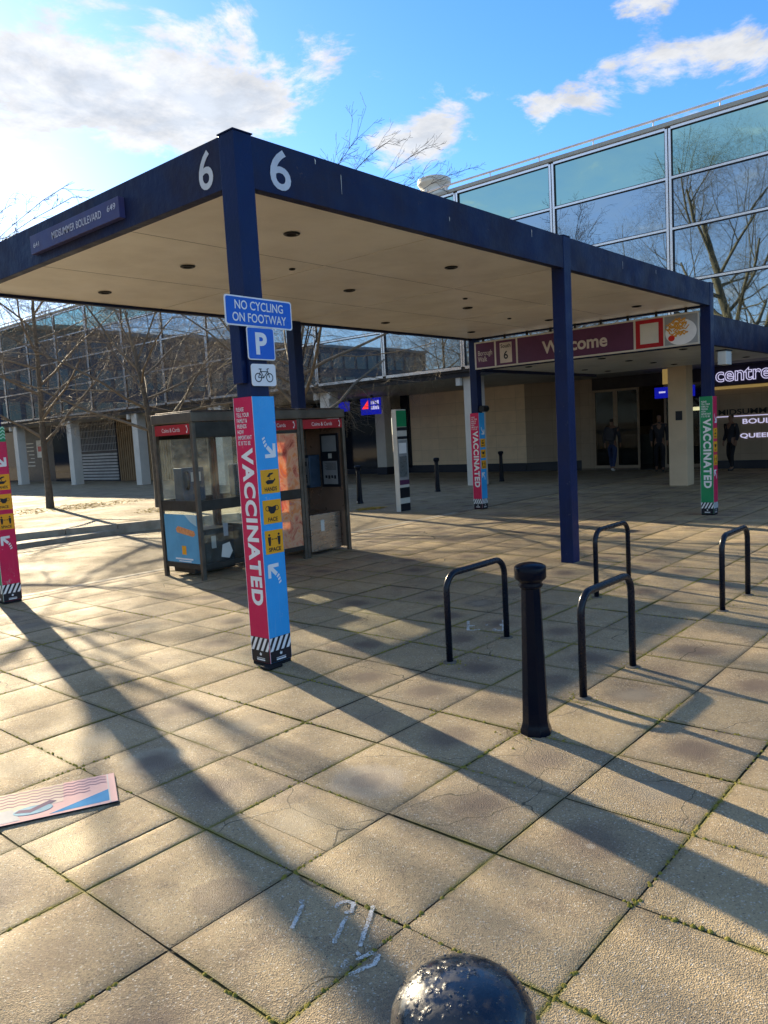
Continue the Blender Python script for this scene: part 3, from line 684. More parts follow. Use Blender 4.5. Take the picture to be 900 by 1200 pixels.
def wrap(name, px, py, label, colL, colR, small=True, squares=True, chev=False, word=True):
    WW = .208; z0, z1 = .028, 1.965
    x0, y0 = px - (WW - W) / 2, py - (WW - W) / 2; x1, y1 = x0 + WW, y0 + WW
    t = thing(name, (px + W / 2, py + W / 2, 0), label, 'sign', 'printed wraps on the canopy posts')
    th = .0035
    cl = dict(L=colL, R=colR)
    zb = .215
    rims = MB()
    # four panels, left (-x) and front (-y) are seen
    defs = [('panel', colL, (x0, x0 + th, y0, y1)), ('panel', colR, (x0 + th + .0005, x1 - th - .0005, y0, y0 + th)),
            ('panel', colR, (x1 - th, x1, y0, y1)), ('panel', colR, (x0 + th + .0005, x1 - th - .0005, y1 - th, y1))]
    panels = []
    for n_, m_, (a, b, c, d) in defs:
        panels.append(MB().box(a, b, c, d, z0, z1).build(n_, M[m_], t, bevel=.0015, seg=1))
    PL, PR = panels[0], panels[1]
    faces = [(PL, Vector((x0 - .0006, (y0 + y1) / 2, 0)), Vector((0, -1, 0)), Vector((-.0012, 0, 0))),
             (PR, Vector(((x0 + x1) / 2, y0 - .0006, 0)), Vector((1, 0, 0)), Vector((0, -.0012, 0)))]
    U = Vector((0, 0, 1)); hw = WW / 2 - .0035
    for pi_, (pn, o, r, d) in enumerate(faces):
        # hazard band and black foot
        sub(MB().prism([(-hw, z0 + .002), (hw, z0 + .002), (hw, zb), (-hw, zb)], o, r, U, d * .6).build('hazard_band', M['ink']), pn)
        st = MB()
        for k in range(-2, 7):
            a = -hw + k * .052
            poly = [(a, .115), (a + .027, .115), (a + .027 + .055, zb - .002), (a + .055, zb - .002)]
            # clip to the face
            def clip(poly, s, lim):
                out = []
                for i in range(len(poly)):
                    p, q = poly[i], poly[(i + 1) % len(poly)]
                    ip, iq = s * p[0] <= lim, s * q[0] <= lim
                    if ip: out.append(p)
                    if ip != iq:
                        tt = (s * lim - p[0]) / (q[0] - p[0]); out.append((s * lim, p[1] + (q[1] - p[1]) * tt))
                return out
            poly = clip(clip(poly, 1, hw), -1, hw)
            if len(poly) >= 3: st.prism(poly, o + d * .7, r, U, d * .5)
        sub(st.build('stripes', M['white']), pn)
        fm = MB()
        fm.prism([(-.012, .088), (.0, .104), (.006, .092), (.014, .10), (.010, .08), (-.004, .078)], o + d * .7, r, U, d * .5)
        fm.prism([(-.045, .058), (.045, .058), (.045, .062), (-.045, .062)], o + d * .7, r, U, d * .5)
        fm.prism([(-.045, .042), (.045, .042), (.045, .052), (-.045, .052)], o + d * .7, r, U, d * .5)
        sub(fm.build('foot_mark', M['white']), pn)
        # pale edge trim at the corner
        sub(MB().prism([(-hw - .003, z0), (-hw, z0), (-hw, z1), (-hw - .003, z1)], o, r, U, d * .5).build('edge_trim', M['white']), pn)
    if word:
        o, r = faces[0][1], faces[0][2]
        sub(text('lettering', 'VACCINATED', M['white'], None, o + U * 1.03 + r * .012, (0, 0, -1), r, w=1.15, h=.130, off=.042, sc_=1.13), PL)
        sub(text('small_lettering', 'PLEASE\nTELL YOUR\nFAMILY &\nFRIENDS\nHOW\nIMPORTANT\nIT IS TO BE', M['white'], None, o + U * 1.76 + r * .0, r, U, w=.155, h=.27, off=.014, align='LEFT', sc_=1.05), PL)
    if squares:
        o, r, d = faces[1][1], faces[1][2], faces[1][3]
        for (cx_, cz_, an_) in ((.028, 1.58, -45), (-.012, .70, 135)):
            ar = MB(); arrow(ar, o + d * .3, r, U, d * .6, cx_, cz_, .135, R(an_), 1); sub(ar.build('arrow', M['white']), PR)
        for zc, wd in ((1.355, 'HANDS'), (1.135, 'FACE'), (.915, 'SPACE')):
            cx = .012; s = .086
            sq = sub(MB().prism([(cx - s, zc - s), (cx + s, zc - s), (cx + s, zc + s), (cx - s, zc + s)], o, r, U, d * .7).build('notice_square', M['orange']), PR)
            ic = MB(); oo = o + d * .8; dd = d * .4
            if wd == 'HANDS':
                ic.prism([(cx - .045, zc + .00), (cx - .02, zc + .012), (cx + .03, zc + .008), (cx + .045, zc + .022), (cx + .05, zc + .01), (cx + .02, zc - .018), (cx - .03, zc - .02)], oo, r, U, dd)
                ic.prism([(cx - .03, zc + .035), (cx - .005, zc + .06), (cx + .03, zc + .062), (cx + .03, zc + .052), (cx + .005, zc + .045), (cx - .005, zc + .03)], oo, r, U, dd)
                ic.prism([(cx - .01, zc + .018), (cx - .002, zc + .03), (cx + .004, zc + .018)], oo, r, U, dd)
            elif wd == 'FACE':
                ic.prism([(cx - .038, zc + .045), (cx, zc + .036), (cx + .038, zc + .045), (cx + .035, zc + .008), (cx + .015, zc - .014), (cx - .015, zc - .014), (cx - .035, zc + .008)], oo, r, U, dd)
                for q in ring(cx - .044, zc + .025, .014, .019, 12) + ring(cx + .044, zc + .025, .014, .019, 12): ic.prism(q, oo + d * .1, r, U, dd * .8)
            else:
                for sx in (-.045, .045):
                    ic.prism(ell(cx + sx, zc + .052, .0095, .0095, 10), oo, r, U, dd)
                    ic.prism([(cx + sx - .015, zc + .038), (cx + sx + .015, zc + .038), (cx + sx + .013, zc + .006), (cx + sx + .008, zc - .026), (cx + sx - .008, zc - .026), (cx + sx - .013, zc + .006)], oo, r, U, dd)
                ic.prism([(cx - .02, zc + .018), (cx + .02, zc + .018), (cx + .02, zc + .022), (cx - .02, zc + .022)], oo, r, U, dd)
                ic.prism([(cx - .027, zc + .02), (cx - .017, zc + .028), (cx - .017, zc + .012)], oo + d * .1, r, U, dd)
                ic.prism([(cx + .027, zc + .02), (cx + .017, zc + .012), (cx + .017, zc + .028)], oo + d * .1, r, U, dd)
            sub(ic.build('pictogram', M['ink']), PR)
            sub(text('lettering', wd, M['ink'], None, o + r * cx + U * (zc - .055) + d * .8, r, U, w=.115 if wd != 'FACE' else .09, h=.03, off=.02), PR)
    if chev:
        o, r, d = faces[1][1], faces[1][2], faces[1][3]
        sub(MB().prism([(-hw, 1.80), (hw, 1.80), (hw, z1), (-hw, z1)], o, r, U, d * .6).build('green_header', M['green']), PR)
        cv = MB()
        for k in range(4):
            zc = 1.825 + k * .036
            pts = [(-hw + (2 * hw) * q / 8, zc + (.022 if q % 2 else 0)) for q in range(9)]
            for q in range(8):
                (a, b), (a2, b2) = pts[q], pts[q + 1]
                cv.prism([(a, b), (a2, b2), (a2, b2 + .014), (a, b + .014)], o + d * .7, r, U, d * .5)
        sub(cv.build('chevrons', M['mint']), PR)
    # rubber foot
    MB().box(x0 + .004, x1 - .004, y0 + .004, y1 - .004, .0, z0 - .001).build('foot', M['rubber'], t, bevel=.004)
    return t
wa = wrap('post_wrap', 0, 0, 'crimson and bright blue VACCINATED wrap on the near corner post below the road signs', 'crimson', 'blue')
MB().box(-.085, .05, -.075, .03, .002, .024).build('foot', M['rubber'], wa, bevel=.008)
wrap('post_wrap', A2, BY - W, 'crimson and bright blue VACCINATED wrap on the far post under the Borough Walk sign', 'crimson', 'blue')
wrap('post_wrap', A2, 0, 'green and crimson VACCINATED wrap on the far right corner post', 'green', 'crimson')
wrap('post_wrap', 0, BY - W - .07, 'crimson and green wrap with chevron top on the post at the left edge', 'green', 'crimson', chev=True)

# ------------------------------------------------------------------ signs on the near post
def rrect(w_, h_, r_, n=4):
    pts = []
    for (cx, cy, a0) in ((w_ / 2 - r_, h_ / 2 - r_, 0), (-w_ / 2 + r_, h_ / 2 - r_, 90), (-w_ / 2 + r_, -h_ / 2 + r_, 180), (w_ / 2 - r_, -h_ / 2 + r_, 270)):
        for i in range(n + 1):
            a = R(a0 + 90 * i / n); pts.append((cx + r_ * math.cos(a), cy + r_ * math.sin(a)))
    return pts
def post_sign(name, cx, cz, w_, h_, label, tilt=0):
    t = thing(name, (cx, -.03, cz - h_ / 2), label, 'sign')
    o = Vector((cx, -.03, cz)); ca, sa = math.cos(tilt), math.sin(tilt); r = Vector((ca, 0, sa)); u = Vector((-sa, 0, ca))
    pl = MB().prism(rrect(w_, h_, .02), o, r, u, (0, .004, 0)).build('plate', M['white'], t)
    MB().box(cx - .05, cx + .05, -.024, -.002, cz - .02, cz + .02).build('bracket', M['darkmet'], t)
    return t, o, r, u
D1 = Vector((0, -.0012, 0))
t, o, r, u = post_sign('road_sign', .10, 2.55, .61, .205, 'wide blue NO CYCLING ON FOOTWAY sign, topmost on the near post', R(-.5))
fc = MB().prism(rrect(.59, .185, .016), o, r, u, D1).build('blue_face', M['signblue'], t)
text('lettering', 'NO CYCLING', M['white'], t, o + u * .042 + D1, r, u, w=.44, h=.062, off=.012)
text('lettering', 'ON FOOTWAY', M['white'], t, o - u * .042 + D1, r, u, w=.49, h=.062, off=.012)
t, o, r, u = post_sign('parking_sign', .095, 2.335, .25, .23, 'small square blue P parking sign under the NO CYCLING sign')
MB().prism(rrect(.235, .215, .014), o, r, u, D1).build('blue_face', M['signblue'], t)
text('lettering', 'P', M['white'], t, o + D1, r, u, w=.105, h=.155, off=.035)
t, o, r, u = post_sign('cycle_sign', .10, 2.115, .225, .155, 'small white bicycle symbol plate below the P sign')
bk = MB(); Q = D1
for cx in (-.052, .052):
    for q in ring(cx, -.018, .026, .033, 22): bk.prism(q, o, r, u, Q)
k = 0
for pts in ([(-.052, -.018), (-.028, .030)], [(-.028, .024), (.034, .024)], [(.034, .024), (-.005, -.020)], [(-.052, -.018), (-.005, -.020)], [(-.005, -.020), (-.032, .04)],
            [(.052, -.018), (.030, .042)], [(.030, .042), (.048, .046)], [(-.045, .042), (-.018, .042)]):
    for q in chain(None, pts, .006): k += 1; bk.prism(q, o + D1 * .08 * k, r, u, Q)
bk.build('bicycle_symbol', M['ink'], t)

# ------------------------------------------------------------------ welcome sign
ws = thing('welcome_sign', (A2 - .04, 2.4, 2.83), 'long plum Welcome banner sign hanging between the two far canopy posts', 'sign')
XS = A2 + .0
YA, YB, ZA, ZB = 4.60, .175, 2.83, 3.365
box('backing', M['offwhite'], ws, XS - .012, XS + .03, YB, YA, ZA, ZB, bevel=.004)
top_ = MB()
for i in range(9): top_.box(XS + .0, XS + .02, YB + .2 + i * .5, YB + .24 + i * .5, ZB + .002, HS + .03)
top_.build('hanger', M['darkmet'], ws)
rY = Vector((0, -1, 0)); UZ = Vector((0, 0, 1)); DX = Vector((-.002, 0, 0))
def wpanel(name, ya, yb, mat, za=ZA + .03, zb=ZB - .03, dx=0):
    return MB().prism([(-ya, za), (-yb, za), (-yb, zb), (-ya, zb)], (XS - .012 - dx, 0, 0), rY, UZ, DX).build(name, mat, ws)
p1 = wpanel('walk_panel', 4.56, 4.13, M['purple']); sub(text('lettering', 'Borough\nWalk', M['purple2'], None, (XS - .015, 4.35, 3.08), rY, UZ, w=.34, h=.22, off=.012, align='LEFT', line=.85), p1)
p2 = wpanel('number_panel', 4.09, 3.64, M['purple'])
q = sub(wpanel('cream_square', 4.0, 3.73, M['purple2'], 2.90, 3.29, .0025), p2); q.parent = p2; q.matrix_parent_inverse = Matrix.Identity(4)
sub(text('lettering', 'South', M['ink'], None, (XS - .018, 3.865, 3.225), rY, UZ, w=.225, h=.075, off=.012), p2)
sub(text('lettering', '6', M['ink'], None, (XS - .018, 3.865, 3.05), rY, UZ, w=.095, h=.16, off=.02), p2)
p3 = wpanel('welcome_panel', 3.60, 1.29, M['purple']); sub(text('lettering', 'Welcome', M['purple2'], None, (XS - .015, 2.42, 3.09), rY, UZ, w=1.30, h=.235, off=.025), p3)
p4 = wpanel('red_panel', 1.25, .77, M['red'])
q = sub(wpanel('pale_square', 1.17, .85, M['offwhite'], 2.93, 3.27, .0025), p4); q.matrix_parent_inverse = Matrix.Identity(4)
p5 = wpanel('food_panel', .745, .20, M['signgrey'])
fd = MB().prism(ell(-.475, 3.06, .26, .21, 28), (XS - .0145, 0, 0), rY, UZ, DX).build('plate_print', M['white']); sub(fd, p5)
fr = MB(); rf = random.Random(2)
for i in range(110):
    a, b, an = rf.uniform(-.70, -.34), rf.uniform(2.96, 3.30), rf.uniform(-1, 1.2)
    if (a + .52) ** 2 / .030 + (b - 3.13) ** 2 / .022 > 1: continue
    dx_, dz_ = math.cos(an) * .045, math.sin(an) * .045; nx_, nz_ = -math.sin(an) * .009, math.cos(an) * .009
    fr.prism([(a - dx_ - nx_, b - dz_ - nz_), (a + dx_ - nx_, b + dz_ - nz_), (a + dx_ + nx_, b + dz_ + nz_), (a - dx_ + nx_, b - dz_ + nz_)], (XS - .017 - i * .00004, 0, 0), rY, UZ, DX * .5)
sub(fr.build('chips_print', M['fries']), p5)
sub(MB().prism(ell(-.63, 2.97, .055, .05, 18), (XS - .0205, 0, 0), rY, UZ, DX * .5).build('tomato_print', M['brightred']), p5)
fl = thing('floodlight', (A2 + W, BY - .2, 2.05), 'small black camera housing on the post above the far crimson wrap', 'camera')
MB().box(A2 + .06, A2 + .11, BY - W - .05, BY - W - .001, 2.03, 2.06).build('bracket', M['darkmet'], fl)
MB().tube([(A2 - .02, BY - W - .10, 2.045), (A2 + .17, BY - W - .10, 2.045)], .065, 16).build('housing', M['darkmet'], fl, smooth=False)

# ------------------------------------------------------------------ bollards and cycle stands
def copy_tree(o, parent=None):
    c = o.copy(); col.objects.link(c)
    if parent: c.parent = parent
    for ch in list(o.children): copy_tree(ch, c)
    return c
BG = 'black fluted bollards on the footway'
def make_bollard():
    t = thing('bollard', (0, 0, 0), 'x', 'bollard', BG)
    MB().lathe([(.088, -.02), (.086, .02), (.077, .045), (.072, .07), (.053, .79), (.053, .795)], 0, 0, 16, flute=.07).build('shaft', M['bollard'], t, bevel=.002)
    MB().lathe([(.053, .794), (.060, .80), (.066, .812), (.058, .822), (.062, .83), (.080, .845), (.084, .852), (.084, .905), (.081, .912), (.064, .922), (.035, .929), (.01, .931)], 0, 0, 40).build('cap', M['bollard'], t, smooth=True)
    return t
b0 = make_bollard(); b0.location = (-.035, -2.22, 0); b0['label'] = 'black fluted bollard standing between the near cycle stands'
for (x, y, lb) in ((10.16, 8.5, 'far black bollard just right of the phone kiosks'), (13.3, 8.5, 'far black bollard between the striped totem and the wrapped post'), (16.7, 8.6, 'farthest black bollard under the building in front of the cream wall')):
    b = copy_tree(b0); b.location = (x, y, 0); b['label'] = lb
nb = thing('bollard', (-2.845, -3.767, 0), 'wet domed top of a black bollard right below the camera', 'bollard', BG)
MB().lathe([(.088, -.02), (.086, .02), (.077, .045), (.072, .07), (.058, .80)], -2.845, -3.767, 16, flute=.07).build('shaft', M['bollard'], nb, bevel=.002)
def wetcap():
    m, nt, out = new_mat('wet_black_paint'); N = NT(nt)
    b = N.n('ShaderNodeBsdfPrincipled'); N.l(b.outputs[0], out.inputs[0])
    geo = N.n('ShaderNodeNewGeometry'); pos = geo.outputs['Position']
    b.inputs['Base Color'].default_value = (.006, .012, .024, 1)
    n_ = N.noise(pos, 34, 5, .65)
    vo = N.n('ShaderNodeTexVoronoi'); vo.inputs['Scale'].default_value = 75; N.l(pos, vo.inputs['Vector'])
    N.l(N.ramp(n_, .42, .6, .14, .5), b.inputs['Roughness'])
    dots = N.ramp(vo.outputs['Distance'], .15, .45, 1, 0)
    h = N.math('ADD', N.math('MULTIPLY', dots, N.ramp(n_, .45, .6, 0, 1)), N.math('MULTIPLY', n_, .8))
    bp = N.n('ShaderNodeBump'); bp.inputs['Strength'].default_value = .55; bp.inputs['Distance'].default_value = .0025
    N.l(h, bp.inputs['Height']); N.l(bp.outputs[0], b.inputs['Normal'])
    b.inputs['Coat Weight'].default_value = .4; b.inputs['Coat Roughness'].default_value = .08
    return m
M['wet'] = wetcap()
MB().lathe([(.058, .80), (.066, .815), (.060, .825), (.08, .835), (.092, .85), (.094, .86), (.094, .893), (.091, .913), (.082, .931), (.066, .945), (.045, .954), (.022, .958), (.004, .959)], -2.845, -3.767, 56).build('cap', M['wet'], nb, smooth=True)
# rain drops lying on the cap
dp = MB(); rd_ = random.Random(4)
prof = [(.022, .958), (.045, .954), (.066, .945), (.082, .931), (.091, .913)]
for _ in range(130):
    r_ = .09 * math.sqrt(rd_.random()); a = rd_.uniform(0, 2 * PI)
    z = .9585
    for (ra, za), (rb, zb_) in zip(prof, prof[1:]):
        if ra <= r_ <= rb: z = za + (zb_ - za) * (r_ - ra) / (rb - ra)
    s = rd_.uniform(.0007, .0022); x, y = -2.845 + r_ * math.cos(a), -3.767 + r_ * math.sin(a)
    dp.lathe([(s, z - .0006), (s * .8, z + s * .3), (s * .4, z + s * .5)], x, y, 7)
def water():
    m, nt, out = new_mat('rain_water'); N = NT(nt)
    b = N.n('ShaderNodeBsdfPrincipled'); N.l(b.outputs[0], out.inputs[0])
    b.inputs['Base Color'].default_value = (.03, .04, .05, 1); b.inputs['Roughness'].default_value = .03; b.inputs['Specular IOR Level'].default_value = .6
    return m
dp.build('raindrops', water(), nb, smooth=True)
SG = 'black hoop cycle stands'
def make_stand(x0, x1, y, hh, label):
    t = thing('cycle_stand', ((x0 + x1) / 2, y, 0), label, 'cycle stand', SG)
    rc = .12; pts = [(x0, y, -.03), (x0, y, hh - rc)]
    for i in range(1, 9): a = PI - PI / 2 * i / 8; pts.append((x0 + rc + rc * math.cos(a), y, hh - rc + rc * math.sin(a)))
    for i in range(0, 9): a = PI / 2 - PI / 2 * i / 8; pts.append((x1 - rc + rc * math.cos(a), y, hh - rc + rc * math.sin(a)))
    pts.append((x1, y, -.03))
    MB().tube(pts, .0235, 16).build('hoop', M['stand'], t, smooth=True)
    for x in (x0, x1):
        MB().lathe([(.05, -.01), (.05, .004), (.03, .007), (.028, .009)], x, y, 16).build('foot_collar', M['darkpaver'], t)
    return t
make_stand(.75, 1.51, -1.07, .635, 'black hoop cycle stand left of the near bollard, nearest the wrapped post')
make_stand(.58, 1.30, -2.19, .635, 'black hoop cycle stand right of the near bollard, nearest the camera')
make_stand(3.13, 3.86, -1.05, .635, 'black hoop cycle stand seen behind the nearest one, beside the bare canopy post')
make_stand(3.11, 3.82, -2.20, .635, 'black hoop cycle stand at the right edge, standing apart')

# ------------------------------------------------------------------ phone kiosks
KG = 'row of three phone kiosks'
def kiosk(x0, label, bay):
    wd = .868; x1 = x0 + wd; y0, y1 = 3.46, 4.30; t = thing('phone_kiosk', (x0 + wd / 2, (y0 + y1) / 2, 0), label, 'phone kiosk', KG)
    P_ = .052; ZT = 2.04
    for (x, y) in ((x0, y0), (x1 - P_, y0), (x0, y1 - P_), (x1 - P_, y1 - P_)):
        box('corner_post', M['steel'], t, x, x + P_, y, y + P_, -.02, 1.915, bevel=.006)
    hd = MB(); hd.box(x0 - .008, x1 + .004, y0 - .012, y1 + .012, 1.918, ZT); hd.box(x0 + .03, x1 - .03, y0 + .03, y1 - .03, ZT, ZT + .02)
    hd.build('roof', M['steel'], t, bevel=.012)
    dk = M['darksteel']; th = .028
    def yface(y, glass_on=True, poster=None, open_=False):
        if not open_:
            for (z0, z1) in ((.13, .19), (.84, .97), (1.73, 1.77 if bay != 1 else 1.915)):
                box('rail', dk, t, x0 + P_ + .001, x1 - P_ - .001, y + .01, y + .01 + th, z0, z1, bevel=.003)
            for k, (z0, z1) in enumerate(((.191, .839), (.971, 1.729))):
                if poster: box('poster_panel', poster, t, x0 + P_ + .004, x1 - P_ - .004, y + .018, y + .026, z0, z1)
                else: box('glass_pane', M['kglass'], t, x0 + P_ + .004, x1 - P_ - .004, y + .021, y + .027, z0, z1)
    def xface(x, solid=None):
        for (z0, z1) in ((.13, .19), (.84, .97)):
            box('rail', dk, t, x + .01, x + .01 + th, y0 + P_ + .001, y1 - P_ - .001, z0, z1, bevel=.003)
        for k, (z0, z1) in enumerate(((.191, .839), (.971, 1.729))):
            box('glass_pane', M['kglass'], t, x + .021, x + .027, y0 + P_ + .004, y1 - P_ - .004, z0, z1)
    # front, back
    yface(y0, open_=(bay == 3), poster=M['poster'] if bay == 2 else None)
    if bay == 3:
        box('back_panel', M['brownpanel'], t, x0 + P_ + .001, x1 - P_ - .001, y1 - .04, y1 - .02, .05, 1.915)
    elif bay == 2:
        yface(y1 - .05)
    else: yface(y1 - .05)
    if bay == 1: xface(x0)
    elif bay == 3: box('side_panel', M['brownpanel'], t, x1 - .04, x1 - .02, y0 + P_ + .001, y1 - P_ - .001, .05, 1.9)
    xi = x1 - P_
    if bay < 3: box('side_panel', M['brownpanel'] if bay == 2 else M['kglass'], t, xi + .015, xi + .025, y0 + P_ + .001, y1 - P_ - .001, .2, 1.9)
    # red header signs
    def header(o, r, w_):
        h_ = MB().prism([(-w_ / 2, -.062), (w_ / 2, -.062), (w_ / 2, .062), (-w_ / 2, .062)], o, r, (0, 0, 1), Vector(r).cross(Vector((0, 0, 1))) * .012).build('header_sign', M['red'], t)
        n = Vector(r).cross(Vector((0, 0, 1))) * .0125
        sub(text('lettering', 'Coins & Cards', M['white'], None, Vector(o) + n - Vector(r) * .02, r, (0, 0, 1), w=w_ * .52, h=.05, off=.0), h_)
        pc = MB()
        for q in ring(w_ * .40, .0, .030, .040, 8, -1.1, 1.1): pc.prism(q, Vector(o) + n, r, (0, 0, 1), n * .08)
        pc.prism(ell(w_ * .40 + .018, .036, .012, .012, 8), Vector(o) + n * 1.01, r, (0, 0, 1), n * .08); pc.prism(ell(w_ * .40 + .018, -.036, .012, .012, 8), Vector(o) + n * 1.01, r, (0, 0, 1), n * .08)
        sub(pc.build('handset_mark', M['white']), h_)
    if bay > 1:
        header((x0 + wd / 2, y0 + .014, 1.84), (1, 0, 0), wd - 2 * P_ - .004)
    if bay == 1: header((x0 + .014, (y0 + y1) / 2, 1.84), (0, -1, 0), .84 - 2 * P_ - .004)
    # telephone and shelf cabinet
    xa = x0 + .22
    if bay != 3:
        bd = box('telephone', M['phone'], t, xa, xa + .34, y1 - .24, y1 - .045, .93, 1.36, bevel=.012)
        hs = MB().tube([(xa + .05, y1 - .27, 1.31), (xa + .05, y1 - .30, 1.27), (xa + .05, y1 - .30, 1.13), (xa + .05, y1 - .27, 1.09)], [.022, .018, .018, .022], 10).build('handset', M['black'], None, smooth=True); sub(hs, bd)
        kp = MB()
        for i in range(3):
            for j in range(4): kp.box(xa + .15 + i * .035, xa + .175 + i * .035, y1 - .245, y1 - .2405, 1.02 + j * .03, 1.042 + j * .03)
        sub(kp.build('keypad', M['steel']), bd)
        sub(box('instruction_card', M['offwhite'], None, xa + .13, xa + .28, y1 - .244, y1 - .2405, 1.18, 1.30), bd)
    else:
        xq = x1 - .045
        bd = box('telephone', M['phone'], t, xq - .22, xq, y1 - .33, y1 - .06, .92, 1.40, bevel=.012)
        sub(box('front_plate', M['signgrey'], None, xq - .224, xq - .2205, y1 - .31, y1 - .08, .96, 1.36), bd)
        hs = MB().tube([(xq - .25, y1 - .10, 1.33), (xq - .28, y1 - .10, 1.29), (xq - .28, y1 - .10, 1.13), (xq - .25, y1 - .10, 1.09)], [.022, .018, .018, .022], 10).build('handset', M['black'], None, smooth=True); sub(hs, bd)
        kp = MB()
        for i in range(3):
            for j in range(4): kp.box(xq - .229, xq - .2245, y1 - .28 + i * .035, y1 - .255 + i * .035, 1.0 + j * .03, 1.022 + j * .03)
        sub(kp.build('keypad', M['ink']), bd)
        sub(box('coin_slot_plate', M['ink'], None, xq - .229, xq - .2245, y1 - .28, y1 - .20, 1.24, 1.31), bd)
    cb_ = box('shelf_cabinet', M['bsteel'] if bay == 3 else M['darksteel'], t, x0 + (.2 if bay == 3 else .12), x1 - (.06 if bay == 3 else .11), (y0 + .14 if bay == 3 else y1 - .50), y1 - .05, .04, .57, bevel=.01)
    yq = y0 + .14 if bay == 3 else y1 - .50
    sub(box('warning_label', M['offwhite'], None, x0 + .40, x0 + .47, yq - .003, yq - .0005, .32, .48), cb_)
    if bay == 3:
        xn = x1 - .0405; ya, yb = y0 + .10, y0 + .47
        nbd = box('notice_board', M['ink'], t, xn - .02, xn, ya, yb, .92, 1.70, bevel=.004)
        sub(box('notice_sheet', M['signgrey'], None, xn - .024, xn - .0205, ya + .04, yb - .04, 1.44, 1.67), nbd)
        sub(box('notice_sheet', M['signgrey'], None, xn - .024, xn - .0205, ya + .04, yb - .04, .96, 1.30), nbd)
        sub(box('notice_card', M['offwhite'], None, xn - .024, xn - .0205, ya + .14, yb - .16, 1.34, 1.41), nbd)
        wr = MB()
        for i in range(8): wr.box(xn - .0255, xn - .0245, ya + .06, yb - .08 - .02 * (i % 3), 1.27 - i * .014, 1.275 - i * .014)
        for i in range(4): wr.box(xn - .0255, xn - .0245, ya + .07 + i * .06, ya + .11 + i * .06, 1.04 + .01 * (i % 2), 1.09)
        sub(wr.build('print_lines', M['ink']), nbd)
    if bay == 1:
        # poster on the lower left pane, stickers
        ps = box('poster_panel', M['posterblue'], t, x0 + .012, x0 + .0195, y0 + P_ + .01, y1 - P_ - .03, .20, .80)
        rY_ = Vector((0, -1, 0)); oo = Vector((x0 + .0115, (y0 + y1) / 2, 0)); ww = Vector((-.001, 0, 0))
        br = MB().prism([(-.10, .62), (-.05, .655), (.28, .60), (.30, .555), (.25, .53), (-.08, .575)], oo, rY_, (0, 0, 1), ww).build('sandwich_picture', M['bread'], None); sub(br, ps)
        sub(MB().prism([(.10, .80), (.34, .80), (.34, .66), (.22, .71)], oo, rY_, (0, 0, 1), ww).build('hand_picture', M['boardpale']), ps)
        sub(MB().prism([(.0, .30), (.09, .30), (.09, .41), (.0, .41)], oo, rY_, (0, 0, 1), ww).build('logo_square', M['orange']), ps)
        ln = MB(); ln.prism([(-.15, .235), (.22, .235), (.22, .255), (-.15, .255)], oo, rY_, (0, 0, 1), ww); ln.prism([(-.08, .21), (.18, .21), (.18, .222), (-.08, .222)], oo, rY_, (0, 0, 1), ww)
        sub(ln.build('caption_lines', M['white']), ps)
        MB().prism([(.30, .25), (.42, .22), (.48, .30), (.44, .42), (.33, .40)], (x0, y0 + .020, 0), (1, 0, 0), (0, 0, 1), (0, -.001, 0)).build('torn_sticker', M['offwhite'], t)
        box('pale_sticker', M['signgrey'], t, x0 + .36, x0 + .43, y0 + .0185, y0 + .020, .50, .66)
    return t
kiosk(1.915, 'glazed phone kiosk at the left end of the row with slate blue poster', 1)
kiosk(2.79, 'middle phone kiosk of the row with a pink and orange poster across its front', 2)
kiosk(3.665, 'open fronted phone kiosk at the right end of the row with its notice board', 3)

# ------------------------------------------------------------------ striped totem
tt = thing('information_totem', (9.1, 6.3, 0), 'white information totem with green top, map poster and black stripes', 'totem')
MB().box(8.87, 9.20, 6.13, 6.25, -.02, 2.14).build('body', M['offwhite'], tt, bevel=.004)
def tp(name, z0, z1, mat, x0=8.875, x1=9.195, y=6.128):
    return MB().box(x0, x1, y - .002, y, z0, z1).build(name, mat, tt)
tp('green_panel', 1.78, 2.12, M['green']); tp('black_stripe', 1.70, 1.77, M['ink']); tp('black_stripe', 1.52, 1.58, M['ink'])
mp_ = tp('map_case', .60, 1.50, M['signgrey']); 
sub(MB().box(8.91, 9.15, 6.122, 6.1255, 1.22, 1.44).build('white_map', M['white']), mp_); sub(MB().box(8.91, 9.15, 6.122, 6.1255, .72, 1.16).build('grey_map', noisy_print('street_map', [(.12, .13, .15), (.28, .3, .3), (.18, .2, .22)], 14)), mp_)
tp('plum_band', .56, .66, M['purple'], y=6.124); tp('black_stripe', .28, .50, M['ink']); tp('black_stripe', -.0, .16, M['ink'])

# ------------------------------------------------------------------ fallen board on the paving
bd = thing('fallen_board', (-2.1, -.75, 0), 'fallen printed board lying on the paving, glare-paled pink waves and blue wedge', 'board')
P0 = Vector((-1.83, -1.035, .004)); P1 = Vector((-1.675, -.725, .004))
uu = (P1 - P0).normalized(); LL = 1.45
rr_ = Vector((-uu.y, uu.x, 0)); rr_ = rr_ if rr_.x < 0 else -rr_
wB = (P1 - P0).length
